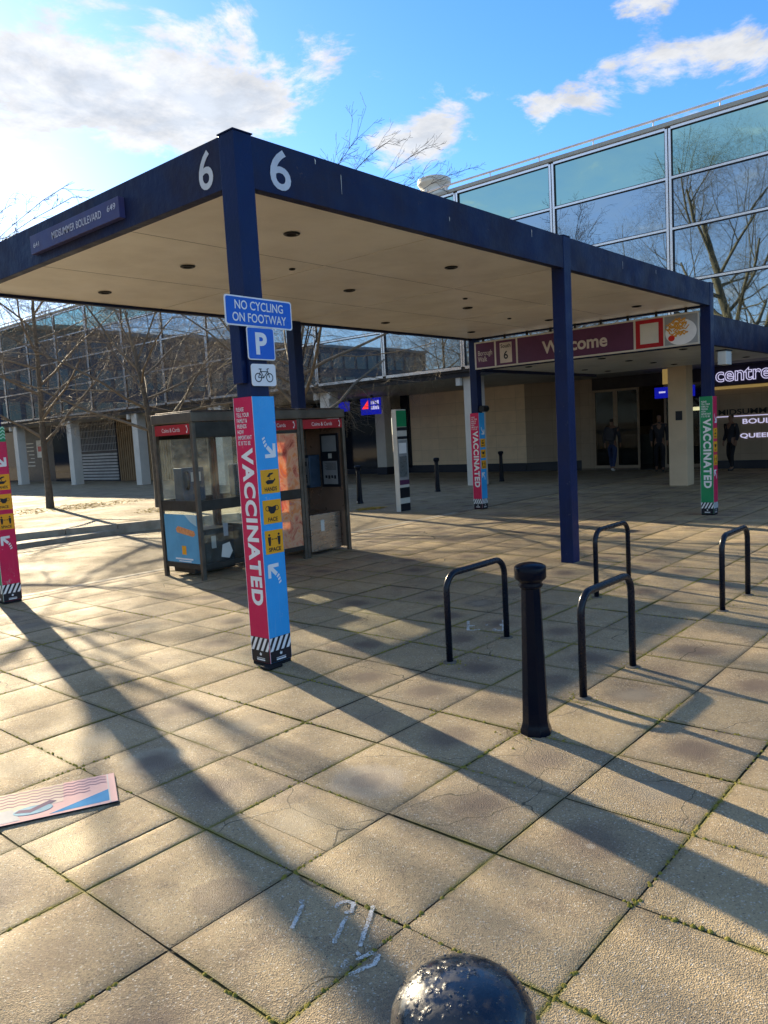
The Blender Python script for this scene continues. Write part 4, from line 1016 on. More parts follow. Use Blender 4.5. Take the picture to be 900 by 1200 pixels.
# board axes: a = distance from its right end (leftwards), b = across
Tb = .006
MB().prism([(0, 0), (LL, 0), (LL, wB), (0, wB)], P0, rr_, uu, (0, 0, Tb)).build('core', M['ink'], bd, bevel=.001)
def bp_(name, polys, mat, lift):
    mb = MB()
    for k, q in enumerate(polys): mb.prism(q, P0 + Vector((0, 0, Tb + lift)), rr_, uu, (0, 0, .0006))
    return sub(mb.build(name, mat), bp0)
bp0 = None
f0 = MB().prism([(.002, .002), (LL - .002, .002), (LL - .002, wB - .002), (.002, wB - .002)], P0 + Vector((0, 0, Tb + .0003)), rr_, uu, (0, 0, .0006)).build('printed_face', M['boardpink'], bd); bp0 = f0
bp_('cream_print', [[(.24, .13), (.62, .10), (.62, wB - .004), (.24, wB - .004)]], M['boardcream'], .001)
bp_('blue_wedge', [[(.035, .03), (.035, .16), (.30, .02)]], M['boardblue'], .0011)
bp_('white_wedge', [[(.42, .02), (.46, .15), (1.2, .14), (1.2, .02)]], M['boardwhite'], .0012)
bp_('pink_border', [[(.004, .004), (.032, .004), (.032, wB - .004), (.004, wB - .004)]], M['boardpink'], .0015)
bp_('white_border', [[(.032, .004), (.038, .004), (.038, wB - .004), (.032, wB - .004)]], M['boardwhite'], .0016)
wv = []
for k in range(5):
    b0_ = wB - .035 - k * .034
    pts = [(.042 + q * .026, b0_ + (.011 if q % 2 else 0)) for q in range(28)]
    for i in range(len(pts) - 1):
        if k > 2 and pts[i][0] < .1: continue
        (a, b), (a2, b2) = pts[i], pts[i + 1]; wv.append([(a, b), (a2, b2), (a2, b2 + .008), (a, b + .008)])
bp_('wave_lines', wv, M['boardwave'], .0019)
bp_('pale_oval', [ell(.37, .10, .085, .045, 24)], M['boardpale'], .0022)
bp_('grey_chevron', [[(.45, .10), (.38, .075), (.27, .15), (.30, .17), (.385, .11), (.43, .125)]], M['boardgrey'], .0026)

# ------------------------------------------------------------------ spray marks
def marks(name, strokes, wd_, label):
    rn = random.Random(9); k = 0
    t = thing(name, (strokes[0][0][0], strokes[0][0][1], 0), label, 'paint mark')
    for st in strokes:
        pts = [Vector(p) for p in st]; mb = MB(); path = [pts[0]]
        for i in range(len(pts) - 1):
            n = max(1, int((pts[i + 1] - pts[i]).length / .008))
            path += [pts[i].lerp(pts[i + 1], (q + 1) / n) for q in range(n)]
        L_, R_ = [], []
        for i, p in enumerate(path):
            d = (path[min(i + 1, len(path) - 1)] - path[max(i - 1, 0)]).normalized(); nn = Vector((-d.y, d.x)); e0 = .55 if i in (0, len(path) - 1) else 1
            L_.append(p + nn * wd_ * e0 * rn.uniform(.32, .6)); R_.append(p - nn * wd_ * e0 * rn.uniform(.32, .6))
        k += 1; z = .0026 + .0002 * k; n = len(path)
        vs = [(*p, z) for p in L_] + [(*p, z) for p in R_] + [(*p, z - .002) for p in L_] + [(*p, z - .002) for p in R_]
        fs = [(i + n, i + n + 1, i + 1, i) for i in range(n - 1)] + [(i, i + 1, 2 * n + i + 1, 2 * n + i) for i in range(n - 1)] + [(n + i + 1, n + i, 3 * n + i, 3 * n + i + 1) for i in range(n - 1)]
        mb.add(vs, fs); mb.build('stroke', M['spray'], t)
    return t
marks('spray_mark', [[(-1.84, -2.31), (-1.86, -2.325), (-1.85, -2.30)], [(-1.86, -2.33), (-1.98, -2.40)], [(-1.81, -2.44), (-1.785, -2.43), (-1.755, -2.445), (-1.75, -2.475), (-1.79, -2.50), (-1.81, -2.485)],
    [(-1.82, -2.505), (-1.95, -2.57)], [(-1.72, -2.54), (-1.91, -2.65)], [(-1.935, -2.66), (-1.94, -2.68)], [(-2.02, -2.675), (-1.975, -2.66)], [(-1.965, -2.685), (-1.91, -2.70), (-1.905, -2.73), (-1.945, -2.745), (-1.975, -2.73), (-2.03, -2.715)]], .016,
    'white sprayed question mark and slash strokes on the slab in front of the wet bollard')
marks('spray_mark', [[(1.80, -.50), (1.54, -.68), (1.61, -.75)], [(1.66, -.60), (1.70, -.64)], [(1.78, -.70), (1.74, -.73)], [(1.70, -.84), (1.64, -.86), (1.68, -.93), (1.97, -.75)], [(1.80, -.84), (1.84, -.80)]], .025,
    'small white sprayed bracket marks on the shaded slab beyond the left cycle stand')

# ------------------------------------------------------------------ shopping centre
XF = 15.0
bl = thing('shopping_centre', (XF, 15, 0), 'long shopping centre with a reflective glass upper storey over a colonnade', 'building')
YS, YE = -12.4, 50.6     # mullions at 2.66 + 3k
mull = [2.66 + 3.0 * k for k in range(-5, 17)]
tiers = [(7.20, 8.22, 'teal'), (6.05, 7.12, 'bglass'), (4.83, 5.97, 'bglass'), (3.48, 4.75, 'bglass')]
rp_ = random.Random(11)
for i in range(len(mull) - 1):
    ya, yb = mull[i] + .085, mull[i + 1] - .085
    for k, (z0, z1, mt) in enumerate(tiers):
        if i < 2 and k == 3 and False: continue
        x = XF + .04
        t0, t1 = rp_.gauss(0, .0018), rp_.gauss(0, .0018)
        yc, zc = (ya + yb) / 2, (z0 + z1) / 2
        pts = [(x + t0 * (y - yc) + t1 * (z - zc), y, z) for (y, z) in ((ya, z0), (ya, z1), (yb, z1), (yb, z0))]
        mb = MB(); mb.add(pts + [(p[0] + .01, p[1], p[2]) for p in pts], [(0, 1, 2, 3)[::-1], (4, 5, 6, 7), (0, 1, 5, 4), (1, 2, 6, 5), (2, 3, 7, 6), (3, 0, 4, 7)])
        mb.build('window_pane', M[mt], bl)
for y in mull:
    mm_ = MB()
    mm_.box(XF - .012, XF + .05, y - .068, y - .012, 3.44, 8.26); mm_.box(XF - .012, XF + .05, y + .012, y + .068, 3.44, 8.26)
    mu = mm_.build('mullion', M['frame'], bl)
    gk = MB(); gk.box(XF + .0, XF + .05, y - .0118, y + .0118, 3.44, 8.26); gk.box(XF + .001, XF + .05, y - .085, y - .0685, 3.45, 8.25); gk.box(XF + .001, XF + .05, y + .0685, y + .085, 3.45, 8.25)
    sub(gk.build('gasket', M['gasket']), mu)
for z0, z1 in ((3.37, 3.455), (4.765, 4.815), (5.985, 6.035), (7.135, 7.185), (8.235, 8.30)):
    tr_ = MB()
    for i in range(len(mull) - 1): tr_.box(XF - .006, XF + .05, mull[i] + .069, mull[i + 1] - .069, z0, z1)
    to = tr_.build('transom', M['frame'], bl)
    gk = MB()
    for i in range(len(mull) - 1):
        gk.box(XF + .001, XF + .05, mull[i] + .0855, mull[i + 1] - .0855, z1 + .0005, z1 + .017)
        gk.box(XF + .001, XF + .05, mull[i] + .0855, mull[i + 1] - .0855, z0 - .017, z0 - .0005)
    sub(gk.build('gasket', M['gasket']), to)
box('parapet', M['concrete'], bl, XF - .05, XF + .25, YS, YE, 8.302, 8.40, bevel=.01)
rl = MB()
rl.tube([(XF + .02, YS, 8.54), (XF + .02, YE, 8.54)], .03, 8)
k = 0; y = YS + .4
while y < YE: rl.tube([(XF + .02, y, 8.39), (XF + .02, y, 8.54)], .016, 6); y += 1.5
rl.build('handrail', M['rail'], bl)
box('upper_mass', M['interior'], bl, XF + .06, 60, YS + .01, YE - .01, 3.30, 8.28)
box('roof', M['roofing'], bl, XF + .26, 60, YS + .02, YE - .02, 8.285, 8.36)
box('recess_band', M['gasket'], bl, XF + .12, XF + .2, YS, YE, 3.16, 3.30)
box('colonnade_soffit', M['soffit2'], bl, XF + .205, 32, YS, YE, 3.17, 3.25)
for k in range(-2, 8):
    y = 2.66 + 6.0 * k
    c0 = MB().box(XF + .28, XF + .73, y - .22, y + .22, -.02, 3.169).build('column', M['beigecol' if k == 0 else 'ccol'], bl, bevel=.012)
    for ya_, yb_ in ((y - .40, y - .24), (y + .24, y + .40)): sub(MB().box(XF + .16, XF + .275, ya_, yb_, 2.93, 3.155).build('bracket', M['ccol']), c0)
    if k == 0: sub(MB().box(XF + .272, XF + .2785, y - .12, y + .04, 1.58, 1.80).build('notice_plate', M['ink']), c0)
# ground floor walls
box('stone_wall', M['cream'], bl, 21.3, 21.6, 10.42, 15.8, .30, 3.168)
box('plinth', M['plinth'], bl, 21.27, 21.6, 10.42, 15.8, -.01, .298)
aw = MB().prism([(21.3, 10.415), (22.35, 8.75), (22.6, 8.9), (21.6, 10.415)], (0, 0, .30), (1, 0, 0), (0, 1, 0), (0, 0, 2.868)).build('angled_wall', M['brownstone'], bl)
MB().prism([(21.28, 10.40), (22.33, 8.73), (22.6, 8.9), (21.6, 10.40)], (0, 0, -.01), (1, 0, 0), (0, 1, 0), (0, 0, .308)).build('plinth', M['plinth'], bl)
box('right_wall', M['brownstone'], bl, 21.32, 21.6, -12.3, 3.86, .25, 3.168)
box('plinth', M['plinth'], bl, 21.29, 21.6, -12.3, 3.86, -.01, .248)
# entrance
box('door_pier', M['brownstone'], bl, 22.3, 22.6, 8.25, 8.74, -.01, 3.168)
def door(ya, yb, x=22.3):
    fr_ = MB(); fr_.box(x, x + .05, ya, ya + .07, 0, 2.75); fr_.box(x, x + .05, yb - .07, yb, 0, 2.75); fr_.box(x, x + .05, ya + .071, yb - .071, 2.68, 2.75); fr_.box(x, x + .05, ya + .071, yb - .071, 0, .1)
    fo = fr_.build('door_frame', M['brownstone'], bl)
    g2 = MB().box(x + .02, x + .03, ya + .072, yb - .072, .101, 2.679).build('door_glass', M['kglass2']); sub(g2, fo)
M['kglass2'] = glass('door_glass', (.55, .6, .6), .06, (.25, .25, .25), refl=.2)
door(7.42, 8.24); door(6.56, 7.41); door(4.85, 5.7); door(3.95, 4.84)
box('door_header', M['interior'], bl, 22.25, 22.45, 3.87, 8.24, 2.76, 3.168)
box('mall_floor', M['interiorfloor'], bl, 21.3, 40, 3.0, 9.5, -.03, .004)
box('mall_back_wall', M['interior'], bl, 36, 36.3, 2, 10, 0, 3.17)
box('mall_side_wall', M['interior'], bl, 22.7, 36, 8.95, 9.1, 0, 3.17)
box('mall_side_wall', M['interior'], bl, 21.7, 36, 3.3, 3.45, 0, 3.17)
for (y0, y1, z0, z1, mt, x) in ((7.0, 7.5, 1.9, 2.05, 'warm', 30), (6.0, 6.3, 1.5, 2.0, 'warm', 33), (5.15, 5.45, 1.55, 2.0, 'warm', 26), (5.0, 5.6, 1.2, 1.4, 'interiorfloor', 25), (7.2, 7.9, 1.4, 2.0, 'dglass', 25)):
    box('lit_display', M[mt], bl, x, x + .05, y0, y1, z0, z1)
box('counter', M['interiorfloor'], bl, 24.5, 25.2, 7.0, 8.2, 0, 1.1)
# dark shopfront left of the stone wall
def shopfront(x, ya, yb, n):
    box('shop_glass', M['dglass'], bl, x, x + .03, ya, yb, .2, 3.168)
    box('shop_sill', M['plinth'], bl, x - .02, x + .05, ya, yb, -.01, .198)
shopfront(20.9, 16.9, 21.9, 2); shopfront(21.3, 15.81, 16.3, 1)
box('pilaster', M['ccol'], bl, 20.3, 20.75, 16.35, 16.85, .3, 3.168, bevel=.01)
box('plinth', M['plinth'], bl, 20.29, 20.76, 16.34, 16.86, -.01, .299)
XL = 17.5
box('return_wall', M['plinth'], bl, XL, 21.6, 21.95, 22.1, -.01, 3.168)
yy = 22.1
for (w_, mt) in ((5.2, 'dglass'), (3.6, 'timber'), (1.3, 'timber'), (4.2, 'louvre'), (2.6, 'dglass'), (3.3, 'plinth'), (8, 'dglass')):
    if mt == 'louvre':
        ls = MB()
        z = .08
        while z < 1.5: ls.box(XL, XL + .04, yy, yy + w_, z, z + .10); z += .16
        ls.build('louvres', M['slat'], bl)
        box('louvre_backing', M['plinth'], bl, XL + .05, XL + .1, yy, yy + w_, -.01, 3.168)
        gr = MB()
        for i in range(26): gr.box(XL - .0, XL + .02, yy + .05 + i * .16, yy + .075 + i * .16, 1.6, 3.1)
        for z in (1.6, 1.95, 2.3, 2.65, 3.0): gr.box(XL + .021, XL + .04, yy, yy + w_, z, z + .03)
        gr.build('grille', M['slat'], bl)
    elif mt == 'timber':
        tm = MB(); i = 0
        while i * .2 < w_ - .15: tm.box(XL, XL + .06, yy + i * .2, yy + i * .2 + .12, .02, 3.168); i += 1
        tm.build('timber_screen', M['timber'], bl); box('screen_backing', M['plinth'], bl, XL + .07, XL + .1, yy, yy + w_ - .002, -.01, 3.168)
    else: box('dark_wall', M[mt], bl, XL, XL + .05, yy, yy + w_ - .002, -.01, 3.168)
    yy += w_
# signs on and under the building
pn = thing('wall_notice', (XL - .01, 40.0, 2), 'white and red notice poster on the dark wall at the far left', 'poster')
nb_ = box('sheet', M['offwhite'], pn, XL - .02, XL - .005, 39.9, 41.0, 1.4, 2.4); sub(box('red_print', M['red'], None, XL - .024, XL - .0205, 40.05, 40.85, 1.75, 2.05), nb_); sub(box('dark_print', M['ink'], None, XL - .024, XL - .0205, 40.1, 40.4, 1.5, 1.7), nb_)
tl_ = MB()
for i in range(7): tl_.box(XL - .012, XL - .004, 41.4, 41.4 + [1.0, .8, .5, .7, .9, 1.3, 1.1][i], .9 + i * .22, .95 + i * .22)
tag(tl_.build('wall_lettering', M['offwhite']), 'list of small white lines of lettering on the dark wall left of the notice', 'lettering')
s1 = thing('shop_sign', (18.9, 17.4, 3), 'blue lit shop sign without a red mark, behind the branches', 'sign'); box('face', M['neonblue'], s1, 18.88, 18.95, 16.95, 17.85, 2.62, 3.0)
s2 = thing('shop_sign', (18.9, 15.8, 3), 'blue lit shop sign with a red wedge and white lettering above the dark shopfront', 'sign'); f2 = box('face', M['neonblue'], s2, 18.88, 18.95, 15.3, 16.3, 2.42, 3.05)
sub(MB().prism([(-.42, -.1), (-.1, -.1), (-.1, .22)], (18.875, 15.8, 2.75), (0, -1, 0), (0, 0, 1), (-.01, 0, 0)).build('red_wedge', M['ledred']), f2)
lw_ = MB()
for i, (z, n) in enumerate(((2.88, 4), (2.68, 4))):
    for q in range(n): lw_.box(18.865, 18.875, 15.75 - q * .11 - .07, 15.75 - q * .11, z - .07, z + .05 + .02 * (q % 2))
sub(lw_.build('lettering', M['neonwhite']), f2)
box('hanger', M['gasket'], s1, 18.9, 18.93, 17.3, 17.35, 3.0, 3.168); box('hanger', M['gasket'], s2, 18.9, 18.93, 15.7, 15.75, 3.05, 3.168)
cs = thing('centre_sign', (21.2, 0, 3), 'dark indigo band with lit outlined letters reading centre above the entrance wall', 'sign')
box('band', M['indigo'], cs, 21.18, 21.31, -6, 3.84, 2.52, 3.12, bevel=.01); box('amber_strip', M['gold'], cs, 21.2, 21.315, -6, 3.84, 2.42, 2.505)
box('violet_strip', M['plate'], cs, 21.17, 21.31, -6, 3.84, 3.122, 3.16)
def outline_text(name, s, mat, parent, o, r, u, h, depth):
    """hollow outlined letters made of thin tubes"""
    cu = bpy.data.curves.new('t', 'FONT'); cu.body = s; cu.align_x = 'LEFT'; cu.resolution_u = 4; cu.fill_mode = 'NONE'; cu.bevel_depth = depth / h; cu.offset = .01
    t = bpy.data.objects.new('t', cu); col.objects.link(t); bpy.context.view_layer.update()
    me = bpy.data.meshes.new_from_object(t.evaluated_get(bpy.context.evaluated_depsgraph_get())); bpy.data.objects.remove(t)
    o, r, u = Vector(o), Vector(r), Vector(u); n = r.cross(u)
    for v in me.vertices: v.co = o + r * v.co.x * h + u * v.co.y * h + n * v.co.z * h
    me.materials.clear(); me.materials.append(mat); me.name = name
    ob = bpy.data.objects.new(name, me); col.objects.link(ob)
    if parent: ob.parent = parent; ob.matrix_parent_inverse = Matrix.Translation(-parent.location)
    return ob
outline_text('lettering', 'centre:mk', M['neonwhite'], cs, (21.15, 3.66, 2.66), (0, -1, 0), (0, 0, 1), .60, .013)
text('wall_lettering', 'MIDSUMMER', M['ink'], cs, (21.31, 2.75, 1.72), (0, -1, 0), (0, 0, 1), w=1.75, h=.17, off=.02, ext=.02)
box('light_line', M['neonwhite'], cs, 21.29, 21.31, -2, 3.75, 1.575, 1.60)
text('wall_lettering', 'BOULEVARD', M['neonwhite'], cs, (21.31, 2.05, 1.42), (0, -1, 0), (0, 0, 1), w=1.75, h=.15, off=.015, ext=.02)
text('wall_lettering', 'QUEENS COURT', M['neonwhite'], cs, (21.31, 1.9, .98), (0, -1, 0), (0, 0, 1), w=2.2, h=.16, off=.02, ext=.02)
bs = thing('lit_sign', (20.9, 5.6, 2.5), 'blue lit sign hanging over the entrance doors beside the column', 'sign')
box('face', M['neonblue'], bs, 20.9, 20.96, 4.2, 5.45, 2.28, 2.62); sub(box('white_mark', M['neonwhite'], None, 20.88, 20.899, 5.1, 5.3, 2.44, 2.49), bs.children[0])
box('hanger', M['gasket'], bs, 20.92, 20.95, 4.8, 4.84, 2.62, 3.168)
yb = thing('yellow_panel', (17.2, 3.6, 3), 'small ochre hanging panel beside the column notice', 'sign'); box('face', M['gold'], yb, 17.2, 17.25, 3.45, 3.75, 2.55, 2.95); box('hanger', M['gasket'], yb, 17.21, 17.24, 3.58, 3.62, 2.95, 3.168)
vt = thing('roof_vent', (17.0, 10.85, 8.4), 'cream cylindrical vent cowl standing on the flat roof edge', 'roof vent')
MB().lathe([(.42, 8.3), (.42, 9.25), (.44, 9.3), (.53, 9.42), (.53, 9.55), (.42, 9.6), (.3, 9.56)], 17.0, 10.85, 28).build('cowl', M['offwhite'], vt, smooth=False)
MB().box(16.7, 17.5, 11.33, 11.9, 8.3, 9.25).build('louvre_box', M['signgrey'], vt, bevel=.02)
lv = MB()
for i in range(5): lv.box(16.68, 16.699, 11.38 + i * .1, 11.44 + i * .1, 8.4, 9.15)
lv.build('louvre_slots', M['gasket'], vt)

# ------------------------------------------------------------------ buildings and trees behind the camera side, seen in the glass
ob_ = thing('office_block', (-40, 96, 0), 'dark low office block across the boulevard, seen only as a reflection', 'building')
box('wall', M['office'], ob_, -90, -6, 92, 104, 0, 17)
wn_ = MB()
for fl_ in range(4):
    for i in range(27): wn_.box(-89 + i * 3.05, -86.6 + i * 3.05, 91.9, 92.02, 1.5 + fl_ * 4, 4 + fl_ * 4)
wn_.build('window_bands', M['dglass'], ob_)
box('roof', M['roofing'], ob_, -90.3, -5.7, 91.7, 104.3, 17.0, 17.5)

# ------------------------------------------------------------------ bare trees
def tree(name, x, y, z, label, group, env, trunk_h, r0, seed, levels=5, twig='twig', bark='bark', nl=6, lean=(0, 0), spread=.75, density=1.0, first=None, grav=.04, extra=(), exl=1.0):
    rn = random.Random(seed); tk = MB(); br = MB(); tw = MB(); ut = MB()
    t = thing(name, (x, y, z), label, 'tree', group)
    ec, er = Vector(env[0]), Vector(env[1])
    def inside(p): d = p - ec; return (d.x / er.x) ** 2 + (d.y / er.y) ** 2 + (d.z / er.z) ** 2
    def rv(): return Vector((rn.gauss(0, 1), rn.gauss(0, 1), rn.gauss(0, 1))).normalized()
    def grow(p, d, r, L, lev):
        n = 5 if lev < 3 else 4 if lev < 4 else 3
        step = L / n; pts = [p.copy()]; rads = [r]; q = p.copy(); dd = d.copy()
        kids = []
        for i in range(n):
            wob = .16 if lev < 3 else .22
            dd = (dd + rv() * wob + Vector((0, 0, grav if lev < 4 else -.02))).normalized()
            e_ = inside(q)
            if e_ > .8: dd = (dd + (ec - q).normalized() * .25 * (e_ - .8)).normalized()
            q = q + dd * step * rn.uniform(.85, 1.15); rr = r * (1 - .62 * (i + 1) / n) if lev < levels else r * (1 - .8 * (i + 1) / n)
            pts.append(q.copy()); rads.append(max(rr, .0015))
            kids.append((q.copy(), dd.copy(), rr))
            if inside(q) > 1.12 and lev > 1: break
        mb = tk if lev == 0 else br if lev < levels - 1 else tw
        mb.tube(pts, rads, 10 if lev == 0 else 7 if lev == 1 else 5 if lev < 4 else 3, cap=False)
        if lev >= levels: return
        m = [0, 5, 6, 6, 7, 4][lev] if lev else 0
        m = max(2, round(m * density * rn.uniform(.8, 1.2)))
        for k in range(m):
            f = (k + rn.uniform(.3, 1)) / m; f = .18 + .82 * f
            i = min(len(pts) - 2, int(f * (len(pts) - 1))); a = f * (len(pts) - 1) - i
            b = pts[i].lerp(pts[i + 1], min(1, a)); rr = rads[i] + (rads[i + 1] - rads[i]) * min(1, a)
            ax = (pts[i + 1] - pts[i]).normalized(); s = rv(); s = (s - ax * s.dot(ax)).normalized()
            ang = rn.uniform(.45, 1.05) * (spread / .75)
            nd = (ax * math.cos(ang) + s * math.sin(ang)).normalized()
            if inside(b) > 1.1 and lev > 1: continue
            grow(b, nd, max(.0016, rr * rn.uniform(.36, .54)), L * rn.uniform(.5, .78), lev + 1)
    def grow_free(p, d, r, L, k):
        pts_ = [p.copy()]; rs = [r]
        for i in range(5):
            d = (d + rv() * .15 + Vector((.03, 0, .0))).normalized(); p = p + d * L / 5; pts_.append(p.copy()); rs.append(max(.0032, r * (1 - .17 * (i + 1))))
            if k < 2 and rn.random() < .42: grow_free(p, (d + rv() * .8).normalized(), r * .6, L * .5, k + 1)
        ut.tube(pts_, rs, 3, cap=False)
    # trunk
    base = Vector((x, y, z - .05)); pts = [base]; rads = [r0 * 1.35]; q = base.copy(); d = Vector((lean[0], lean[1], 1)).normalized()
    n = 9
    for i in range(n):
        d = (d + rv() * .035).normalized(); q = q + d * trunk_h / n; pts.append(q.copy()); rads.append(r0 * (1.08 if i == 0 else 1 - .55 * i / n))
    tk.tube(pts, rads, 12, cap=False)
    for k in range(nl):
        f = .36 + .64 * (k + rn.uniform(0, .6)) / nl if first is None else first + (1 - first) * (k + rn.uniform(0, .6)) / nl
        f = min(f, .99); i = int(f * n); b = pts[i].lerp(pts[i + 1], f * n - i)
        a = k * 2.4 + rn.uniform(-.4, .4); el_ = rn.uniform(.25, .8) + .5 * (f > .85)
        nd = Vector((math.cos(a) * math.cos(el_), math.sin(a) * math.cos(el_), math.sin(el_)))
        grow(b, nd, rads[i] * rn.uniform(.45, .62), er.x * rn.uniform(.75, 1.05), 1)
    grow(pts[-1], d, rads[-1] * .9, er.z * .5, 1)
    for (f, tgt, rr_) in extra:
        i = int(f * n); p = pts[i].copy(); tgt = Vector(tgt); ln = [p]; rd2 = [rr_]; steps = 12; off = Vector((0, 0, 0))
        v0 = (tgt - p) / steps
        for q in range(steps):
            off += rv() * .035 * v0.length * 6 / 6
            u_ = (q + 1) / steps; ctl = Vector((p.x * .7 + tgt.x * .3, p.y * .7 + tgt.y * .3, p.z * .2 + tgt.z * .8))
            ln.append(p * (1 - u_) ** 2 + ctl * 2 * u_ * (1 - u_) + tgt * u_ * u_ + off); rd2.append(max(.006, rr_ * (1 - (q + 1) / steps)))
        ut.tube(ln, rd2, 5, cap=False)
        for q in range(5, steps + 1):
            for _ in range(2):
                dd = ((ln[q] - ln[q - 1]).normalized() + rv() * .55).normalized()
                grow_free(ln[q], dd, max(.006, rd2[q] * .6), rn.uniform(.35, .9) * exl, 0)
    tk.build('trunk', M[bark], t, smooth=True)
    c = br.build('crown', M[bark if bark != 'bark' else 'twigsilhouette'] if False else M['twig'] if twig == 'twig' else M[bark], t, smooth=True)
    sub(tw.build('twigs', M[twig], None, smooth=True), c)
    if extra: sub(ut.build('upper_twigs', M['twigsilhouette'], None, smooth=True), c)
    return t
TG = 'bare young trees along the service road'
tree('bare_tree', 8.75, 8.75, .0, 'bare spreading tree behind the phone kiosks, twigs showing above the canopy roof', TG, ((8.3, 8.9, 4.1), (4.3, 3.8, 2.5)), 4.0, .10, 21, nl=10, first=.5, spread=.85, density=.85, grav=.0,
     extra=[(.95, (9.4, 7.2, 8.0), .022), (.9, (10.3, 7.2, 8.1), .022), (.8, (11.2, 6.8, 8.1), .022), (.75, (12.9, 6.8, 8.0), .02), (.85, (11.0, 7.0, 7.3), .018), (.7, (12.0, 7.0, 7.4), .016), (.92, (8.9, 7.4, 7.4), .016)], exl=.75)
tree('bare_tree', 7.1, 12.4, .12, 'bare tree left of the phone kiosks with a pale tangle of drooping twigs', TG, ((7.2, 11.6, 4.2), (4.2, 4.2, 2.4)), 4.0, .085, 5, nl=12, first=.42, spread=.9, density=1.0, grav=.0)
tree('bare_tree', 6.1, 16.06, .12, 'slim bare tree with its whole trunk showing beside the left wrap', TG, ((6.0, 16.0, 4.4), (3.0, 3.0, 2.9)), 5.4, .085, 14, nl=11, first=.30, spread=.7, density=.82)
tree('bare_tree', 2.5, 12.9, .12, 'bare tree off the left edge with only its twig ends above the canopy', TG, ((1.6, 13.0, 4.7), (2.6, 2.9, 2.5)), 5.0, .12, 33, nl=9, first=.5, density=.8,
     extra=[(.8, (2.75, 9.6, 5.85), .02), (.75, (3.1, 8.3, 6.0), .02), (.8, (3.15, 8.0, 5.75), .015)], exl=.4)
tree('plane_tree', -6.4, 6.6, .0, 'tall lichen covered bare tree mirrored in the glass at the right', 'tall bare trees across the footway', ((-6.2, 7.2, 8.6), (5.2, 6.2, 6.6)), 9.5, .30, 8, nl=12, first=.22, twig='mossbark', bark='mossbark', spread=.8, density=1.05, lean=(.05, .16), grav=.06)
tree('plane_tree', -11.0, 19.0, .0, 'second tall bare tree farther off mirrored in the middle glazing', 'tall bare trees across the footway', ((-11, 19, 8), (5.5, 6.0, 6.2)), 9, .28, 18, nl=10, first=.25, twig='mossbark', bark='mossbark', spread=.8, density=.9)

# ------------------------------------------------------------------ people
def skin_mesh(name, verts, edges, rad, mat, parent, root=0, lv=2):
    me = bpy.data.meshes.new(name); me.from_pydata(verts, edges, []); me.update()
    o = bpy.data.objects.new(name, me); col.objects.link(o)
    o.modifiers.new('skin', 'SKIN'); 
    for i, s_v in enumerate(me.skin_vertices[0].data):
        r_ = rad[i]; s_v.radius = r_ if isinstance(r_, tuple) else (r_, r_); s_v.use_root = (i == root)
    m_ = o.modifiers.new('sub', 'SUBSURF'); m_.levels = lv; m_.render_levels = lv
    bpy.context.view_layer.update()
    me2 = bpy.data.meshes.new_from_object(o.evaluated_get(bpy.context.evaluated_depsgraph_get()))
    bpy.data.objects.remove(o); me2.name = name; me2.materials.clear(); me2.materials.append(mat)
    for p in me2.polygons: p.use_smooth = True
    ob = bpy.data.objects.new(name, me2); col.objects.link(ob)
    ob.parent = parent
    return ob
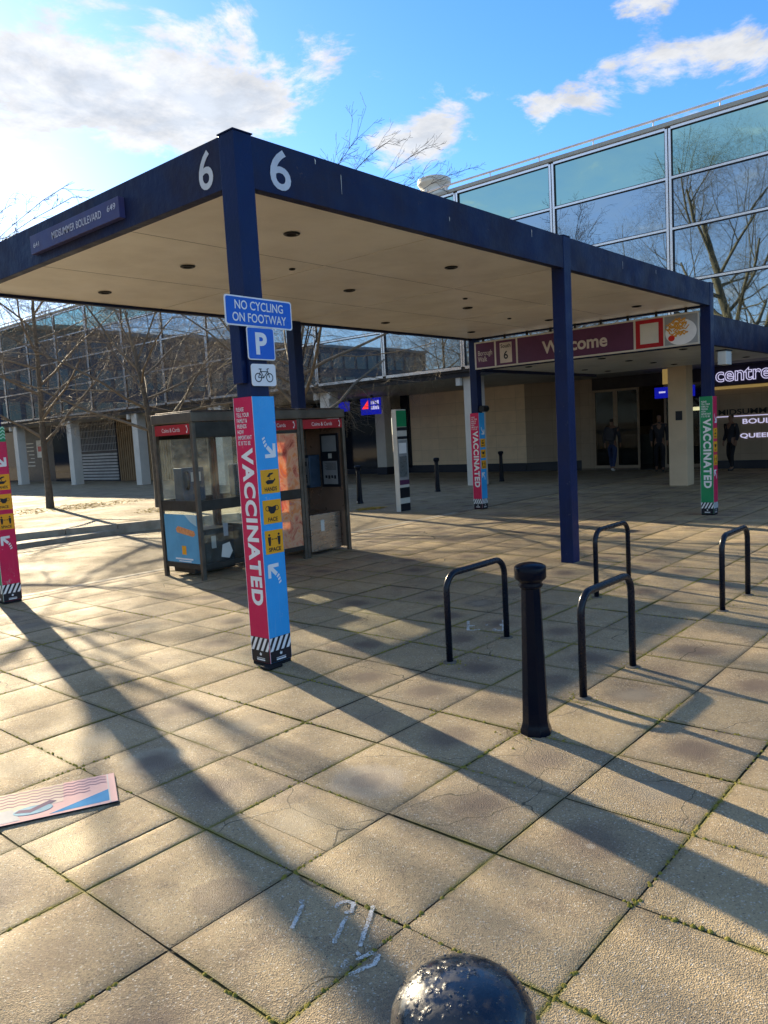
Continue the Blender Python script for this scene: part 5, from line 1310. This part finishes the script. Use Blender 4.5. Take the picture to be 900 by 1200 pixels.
def person(x, y, face, label, coat, trous, shoe, stride=.16, bag=False, scale=1.0, hood=False):
    t = thing('person', (x, y, .004), label, 'person')
    t.rotation_euler = (0, 0, face); t.scale = (scale,) * 3
    # local: +x forward, +y left
    hipz = .92
    J = {}
    def arm(s, sw):
        sh = (0, s * .19, 1.43); el_ = (-.03 + sw * .4, s * .235, 1.15); wr = (.06 + sw, s * .225, .92); return sh, el_, wr
    V = [(0, 0, .95), (0, 0, 1.12), (0, 0, 1.33), (0, 0, 1.45), (.005, 0, 1.53), (.012, 0, 1.60), (.02, 0, 1.68), (.015, 0, 1.745)]
    Rd = [(.125, .10), (.12, .095), (.15, .11), (.10, .085), (.05, .05), (.066, .075), (.078, .092), (.05, .06)]
    E_ = [(0, 1), (1, 2), (2, 3), (3, 4), (4, 5), (5, 6), (6, 7)]
    legs = []
    for s, st in ((1, stride), (-1, -stride)):
        b = len(V); kn = (st * .75 + .06, s * .10, .50); an = (st * 1.5 - (.05 if st < 0 else 0), s * .095, .09 if st > 0 else .13); toe = (an[0] + .15, s * .10, .035 if st > 0 else .04)
        V += [(0, s * .09, .88), kn, an, toe]; Rd += [.085, .056, .04, .032]; E_ += [(0, b), (b, b + 1), (b + 1, b + 2), (b + 2, b + 3)]
        legs.append(((0, s * .09, .88), kn, an, toe))
    arms = []
    for s, sw in ((1, -stride * .8), (-1, stride * .8)):
        b = len(V); sh, e2, wr = arm(s, sw); V += [sh, e2, wr]; Rd += [.055, .042, .03]; E_ += [(3, b), (b, b + 1), (b + 1, b + 2)]
        palm = (wr[0] + .015, wr[1], wr[2] - .07); V.append(palm); Rd.append((.034, .018)); E_.append((b + 2, b + 3)); pi_ = b + 3
        for k in range(4):
            fx = palm[0] + (k - 1.5) * .018; L = [.065, .075, .07, .055][k]
            V += [(fx, wr[1], palm[2] - L * .55), (fx + .008, wr[1] - s * .015, palm[2] - L)]; Rd += [.0085, .007]; E_ += [(pi_, len(V) - 2), (len(V) - 2, len(V) - 1)]
        V += [(palm[0] + .04, wr[1] - s * .01, palm[2] + .015), (palm[0] + .055, wr[1] - s * .015, palm[2] - .02)]; Rd += [.01, .008]; E_ += [(pi_, len(V) - 2), (len(V) - 2, len(V) - 1)]
        arms.append((sh, e2, wr))
    skin_mesh('body', V, E_, Rd, M['skin'], t)
    # face details
    fm = MB(); fm.lathe([(.009, 0), (.009, .004)], 0, 0, 8)
    # jacket: torso + sleeves
    cv = [(0, 0, .86), (0, 0, 1.0), (0, 0, 1.18), (0, 0, 1.36), (0, 0, 1.47)]; cr = [(.16, .125), (.155, .125), (.16, .13), (.175, .135), (.09, .085)]; ce = [(0, 1), (1, 2), (2, 3), (3, 4)]
    for sh, e2, wr in arms: b = len(cv); cv += [sh, e2, (wr[0], wr[1], wr[2] + .02)]; cr += [.075, .060, .048]; ce += [(3, b), (b, b + 1), (b + 1, b + 2)]
    if hood: cv.append((-.03, 0, 1.56)); cr.append((.09, .07)); ce.append((4, len(cv) - 1))
    skin_mesh('jacket', cv, ce, cr, coat, t)
    tv = [(0, 0, .96), (0, 0, .88)]; tr_ = [(.135, .11), (.13, .11)]; te = [(0, 1)]
    for hp, kn, an, toe in legs: b = len(tv); tv += [hp, kn, (an[0], an[1], an[2] + .02)]; tr_ += [.10, .072, .060]; te += [(1, b), (b, b + 1), (b + 1, b + 2)]
    skin_mesh('trousers', tv, te, tr_, trous, t)
    for hp, kn, an, toe in legs:
        skin_mesh('shoe', [(an[0] - .04, an[1], .045 + (an[2] - .09) * .8), (an[0] + .05, an[1], .045), (toe[0] + .02, toe[1], .035)], [(0, 1), (1, 2)], [.046, .048, .036], shoe, t)
    skin_mesh('hair', [(-.035, 0, 1.63), (-.012, 0, 1.70), (.0, 0, 1.755)], [(0, 1), (1, 2)], [(.06, .05), (.078, .088), (.06, .07)], M['hair'], t)
    if bag:
        bb = MB().box(-.30, -.13, -.15, .15, 1.02, 1.44).build('backpack', coat, None, bevel=.05, seg=3); bb.parent = t
    return t
person(20.75, 6.85, R(10), 'person in a charcoal jacket, backpack and blue jeans walking in through the left door', M['coatgrey'], M['jeans'], M['shoe'], .17, bag=True, scale=.98)
person(20.2, 5.05, R(200), 'person in dark clothes standing half hidden behind the entrance column', M['coatblack'], M['darktrous'], M['shoedark'], .06, hood=True, scale=1.0)
person(20.3, 2.95, R(150), 'person in a dark coat standing by the lit wall right of the green wrap', M['coatblack'], M['darktrous'], M['shoedark'], .05, scale=.93)
